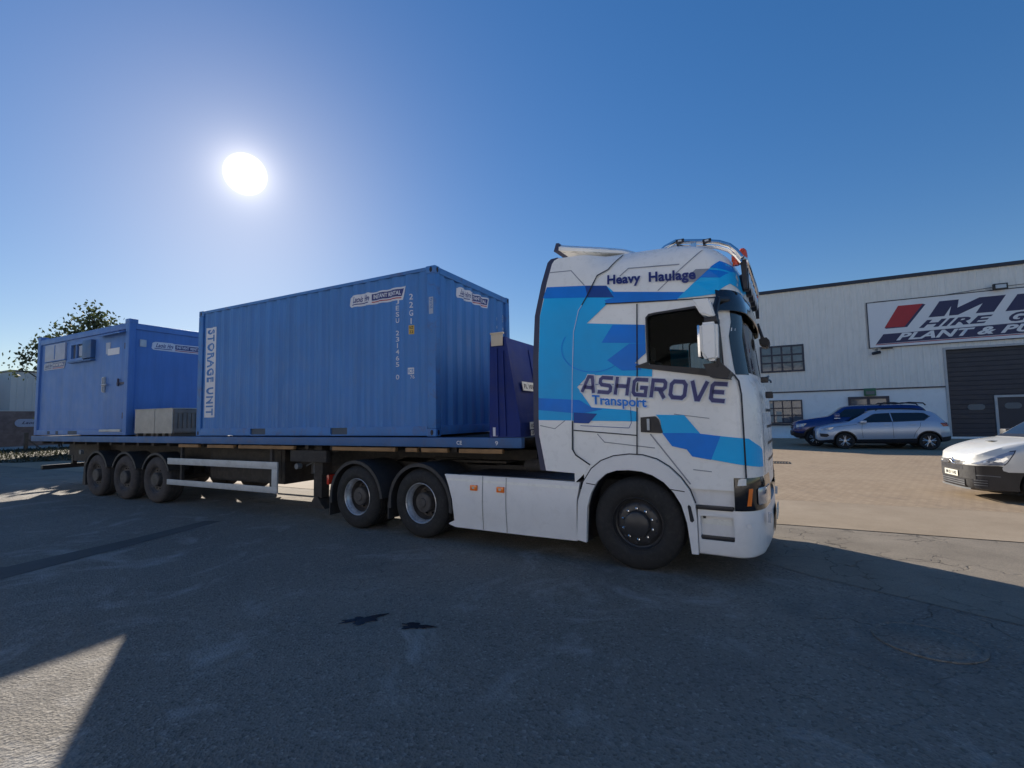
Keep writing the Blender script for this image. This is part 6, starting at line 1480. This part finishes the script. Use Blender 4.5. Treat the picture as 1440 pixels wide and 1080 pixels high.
b = B(); b.box(2.53, 2.63, -0.62, 0.62, 0.86, 1.06, 0.02); b.box(2.5, 2.66, -0.80, 0.80, 0.52, 0.74, 0.05); mk('grille', b, 'trim', BV)
b = B(); b.box(2.60, 2.645, -0.60, 0.60, 0.93, 0.97, 0.01); mk('grille_bar', b, 'chrome', BV)
b = B(); b.box(-2.3, 2.3, -0.74, 0.74, 0.36, 0.7, 0.02); mk('underbody', b, 'interior', BV)

# white van nosing in from the right
VN = thing('delivery_van', 'small white van with dark grey bumper entering the picture at the right edge', 'van', (9.70, 6.88, 0.0), R(187))
TV = {'x': (-2.28, 2.10),
 'top': [(2.10, 0.73), (2.07, 0.80), (1.98, 0.87), (1.75, 0.985), (1.45, 1.075), (1.15, 1.13), (1.02, 1.155), (0.75, 1.35), (0.25, 1.69), (-0.1, 1.78), (-1.0, 1.81), (-2.0, 1.79), (-2.2, 1.72), (-2.26, 1.4), (-2.28, 1.0)],
 'belt': [(2.10, 0.675), (1.98, 0.745), (1.75, 0.85), (1.53, 0.935), (1.3, 0.995), (1.0, 1.05), (0.4, 1.10), (-2.1, 1.14), (-2.28, 0.9)],
 'bot': [(2.10, 0.27), (2.03, 0.20), (1.7, 0.19), (0.9, 0.20), (-2.1, 0.24), (-2.28, 0.32)],
 'split': [(2.10, 0.64), (1.95, 0.655), (1.74, 0.665), (1.68, 0.60), (1.30, 0.56), (1.0, 0.53), (0.7, 0.50), (-2.28, 0.52)],
 'w': [(2.10, 0.28), (2.085, 0.42), (2.045, 0.55), (1.97, 0.66), (1.85, 0.755), (1.66, 0.825), (1.4, 0.87), (1.1, 0.885), (-2.0, 0.885), (-2.28, 0.83)],
 'wt': [(2.10, 0.32), (1.98, 0.60), (1.7, 0.70), (1.05, 0.76), (0.6, 0.72), (0.2, 0.68), (-2.1, 0.68), (-2.28, 0.64)],
 'arches': [(1.15, 0.315, 0.37), (-1.55, 0.315, 0.37)]}
vb, yvn, rgv, SVN = car_skin(TV, 'body', ['vanwhite', 'vanplastic'], VN, n=90)
for sd in (-1, 1):
    HLP = [(2.05, 0.69), (1.92, 0.765), (1.75, 0.855), (1.60, 0.93), (1.53, 0.945), (1.58, 0.86), (1.66, 0.73), (1.70, 0.685), (1.88, 0.67)]
    hl = car_panel('headlight', HLP, 0.008, 'headglass', VN, sd, yvn)
    car_panel('lamp_reflector', [(1.82, 0.75), (1.66, 0.83), (1.64, 0.80), (1.72, 0.73)], 0.0105, 'chrome', hl, sd, yvn)
    car_panel('lamp_reflector', [(1.99, 0.69), (1.90, 0.735), (1.86, 0.71), (1.89, 0.685)], 0.0105, 'lens', hl, sd, yvn)
    car_panel('front_wing', [(1.52, 0.95), (1.575, 0.86), (1.655, 0.72), (1.725, 0.63), (1.715, 0.585), (1.65, 0.56), (1.45, 0.56), (1.40, 0.61), (1.30, 0.675), (1.15, 0.70), (0.92, 0.70), (0.92, 1.03), (1.3, 0.99)], 0.007, 'vanwhite', VN, sd, yvn)
    car_line('headlight_gap', HLP[3:8], 0.012, 'seam', 0.009, VN, sd, yvn)
    car_panel('fog_grille', [(2.05, 0.42), (1.90, 0.42), (1.89, 0.28), (2.03, 0.27)], 0.006, 'trim', VN, sd, yvn)
    for z in (0.30, 0.345, 0.39): car_line('fog_bar', [(2.035, z), (1.97, z), (1.90, z)], 0.014, 'galv', 0.012, VN, sd, yvn)
    car_line('bumper_crease', [(2.06, 0.475), (1.98, 0.48), (1.88, 0.482), (1.75, 0.475)], 0.016, 'galv', 0.006, VN, sd, yvn)
    car_panel('side_window', [(0.86, 1.10), (0.80, 1.16), (0.28, 1.54), (-0.40, 1.57), (-0.42, 1.14)], 0.006, 'carglass', VN, sd, yvn)
    car_line('door_gap', [(0.88, 1.06), (0.84, 0.7), (0.80, 0.3)], 0.011, 'seam', 0.005, VN, sd, yvn); car_line('door_gap', [(-0.46, 1.5), (-0.46, 0.3)], 0.011, 'seam', 0.005, VN, sd, yvn)
    b = B(); b.box(0.62, 0.80, sd*1.02-0.11, sd*1.02+0.11, 1.08, 1.28, 0.04); b.box(0.66, 0.74, sd*0.9-0.05, sd*0.9+0.05, 1.08, 1.13, 0.01); mk('wing_mirror', b, 'vanplastic', VN)
    for wx in (1.15, -1.55): car_wheel(VN, wx, sd*0.865, -sd, 0.315, 0.2, 6, 'steel')
screen('windscreen', 0.98, 0.34, SVN, 'carglass', VN)
# scuttle, bonnet edge, emblem, grille, plate
b = B(); b.loft([[(1.04, y, SVN('top', 1.04)+0.012-abs(y)*0.02) for y in (-0.7, -0.35, 0, 0.35, 0.7)], [(0.955, y, SVN('top', 0.955)+0.012-abs(y)*0.02) for y in (-0.72, -0.35, 0, 0.35, 0.72)]]); mk('scuttle_panel', b, 'trim', VN)
b = B(); b.box(1.42, 1.52, -0.10, 0.10, SVN('top', 1.46)+0.005, SVN('top', 1.46)+0.012); mk('bonnet_vent', b, 'galv', VN)
def nosex(y):   # front of the van at height ~.6 for a given |y|
    tab = sorted((w_, x) for x, w_ in TV['w'] if x > 1.4)
    return lerp(tab, abs(y)/0.99)
def nose_band(name, mat, y0, y1, z0, z1, off, lean=0.0, par=VN, n=16):
    b = B(); b.loft([[(nosex(y0+(y1-y0)*i/n)+off-lean*k, y0+(y1-y0)*i/n, z0+(z1-z0)*k) for i in range(n+1)] for k in (0, 1)]); b.fix()
    for f in b.bm.faces:
        f.normal_update()
        if f.normal.x < 0: f.normal_flip()
    return mk(name, b, mat, par, ang=60)
nose_band('upper_bumper', 'vanplastic', -0.60, 0.60, 0.40, 0.655, 0.012)
nose_band('air_intake', 'trim', -0.38, 0.38, 0.565, 0.635, 0.017, 0.004)
nose_band('lower_intake', 'trim', -0.40, 0.40, 0.25, 0.39, 0.010)
for z in (0.27, 0.31, 0.35): nose_band('intake_bar', 'galv', -0.40, 0.40, z, z+0.012, 0.016)
nose_band('bumper_lip', 'galv', -0.52, 0.52, 0.205, 0.235, 0.014)
np_ = nose_band('number_plate', 'plate', -0.24, 0.24, 0.42, 0.53, 0.026)
bm = text_bm('08 D 1142', -0.19, 0.445, 0.19, 0.505, 0.02); warp(bm, lambda u, v: (nosex(u)+0.029, -(-u), v))
mk('lettering', bm, 'trim', np_, smooth=False)
nose_band('grille_strip', 'trim', -0.36, 0.36, 0.665, 0.69, 0.006, 0.006)
b = B()
for z in (0.655, 0.705):   # two nested chevrons over the grille with side bars
    for s_ in (-1, 1):
        pts = [(nosex(0)+0.018-(z-0.655)*0.3, 0, z+0.055), (nosex(0.09)+0.020-(z-0.655)*0.3, s_*0.085, z), (nosex(0.2)+0.018-(z-0.655)*0.3, s_*0.2, z-0.004), (nosex(0.40)+0.016-(z-0.655)*0.3, s_*0.40, z+0.004)]
        b.tube(pts, 0.011, 8)
mk('front_emblem', b, 'chrome', VN)
b = B(); b.box(-2.0, 1.7, -0.66, 0.66, 0.17, 0.5, 0.02); mk('underbody', b, 'interior', VN)
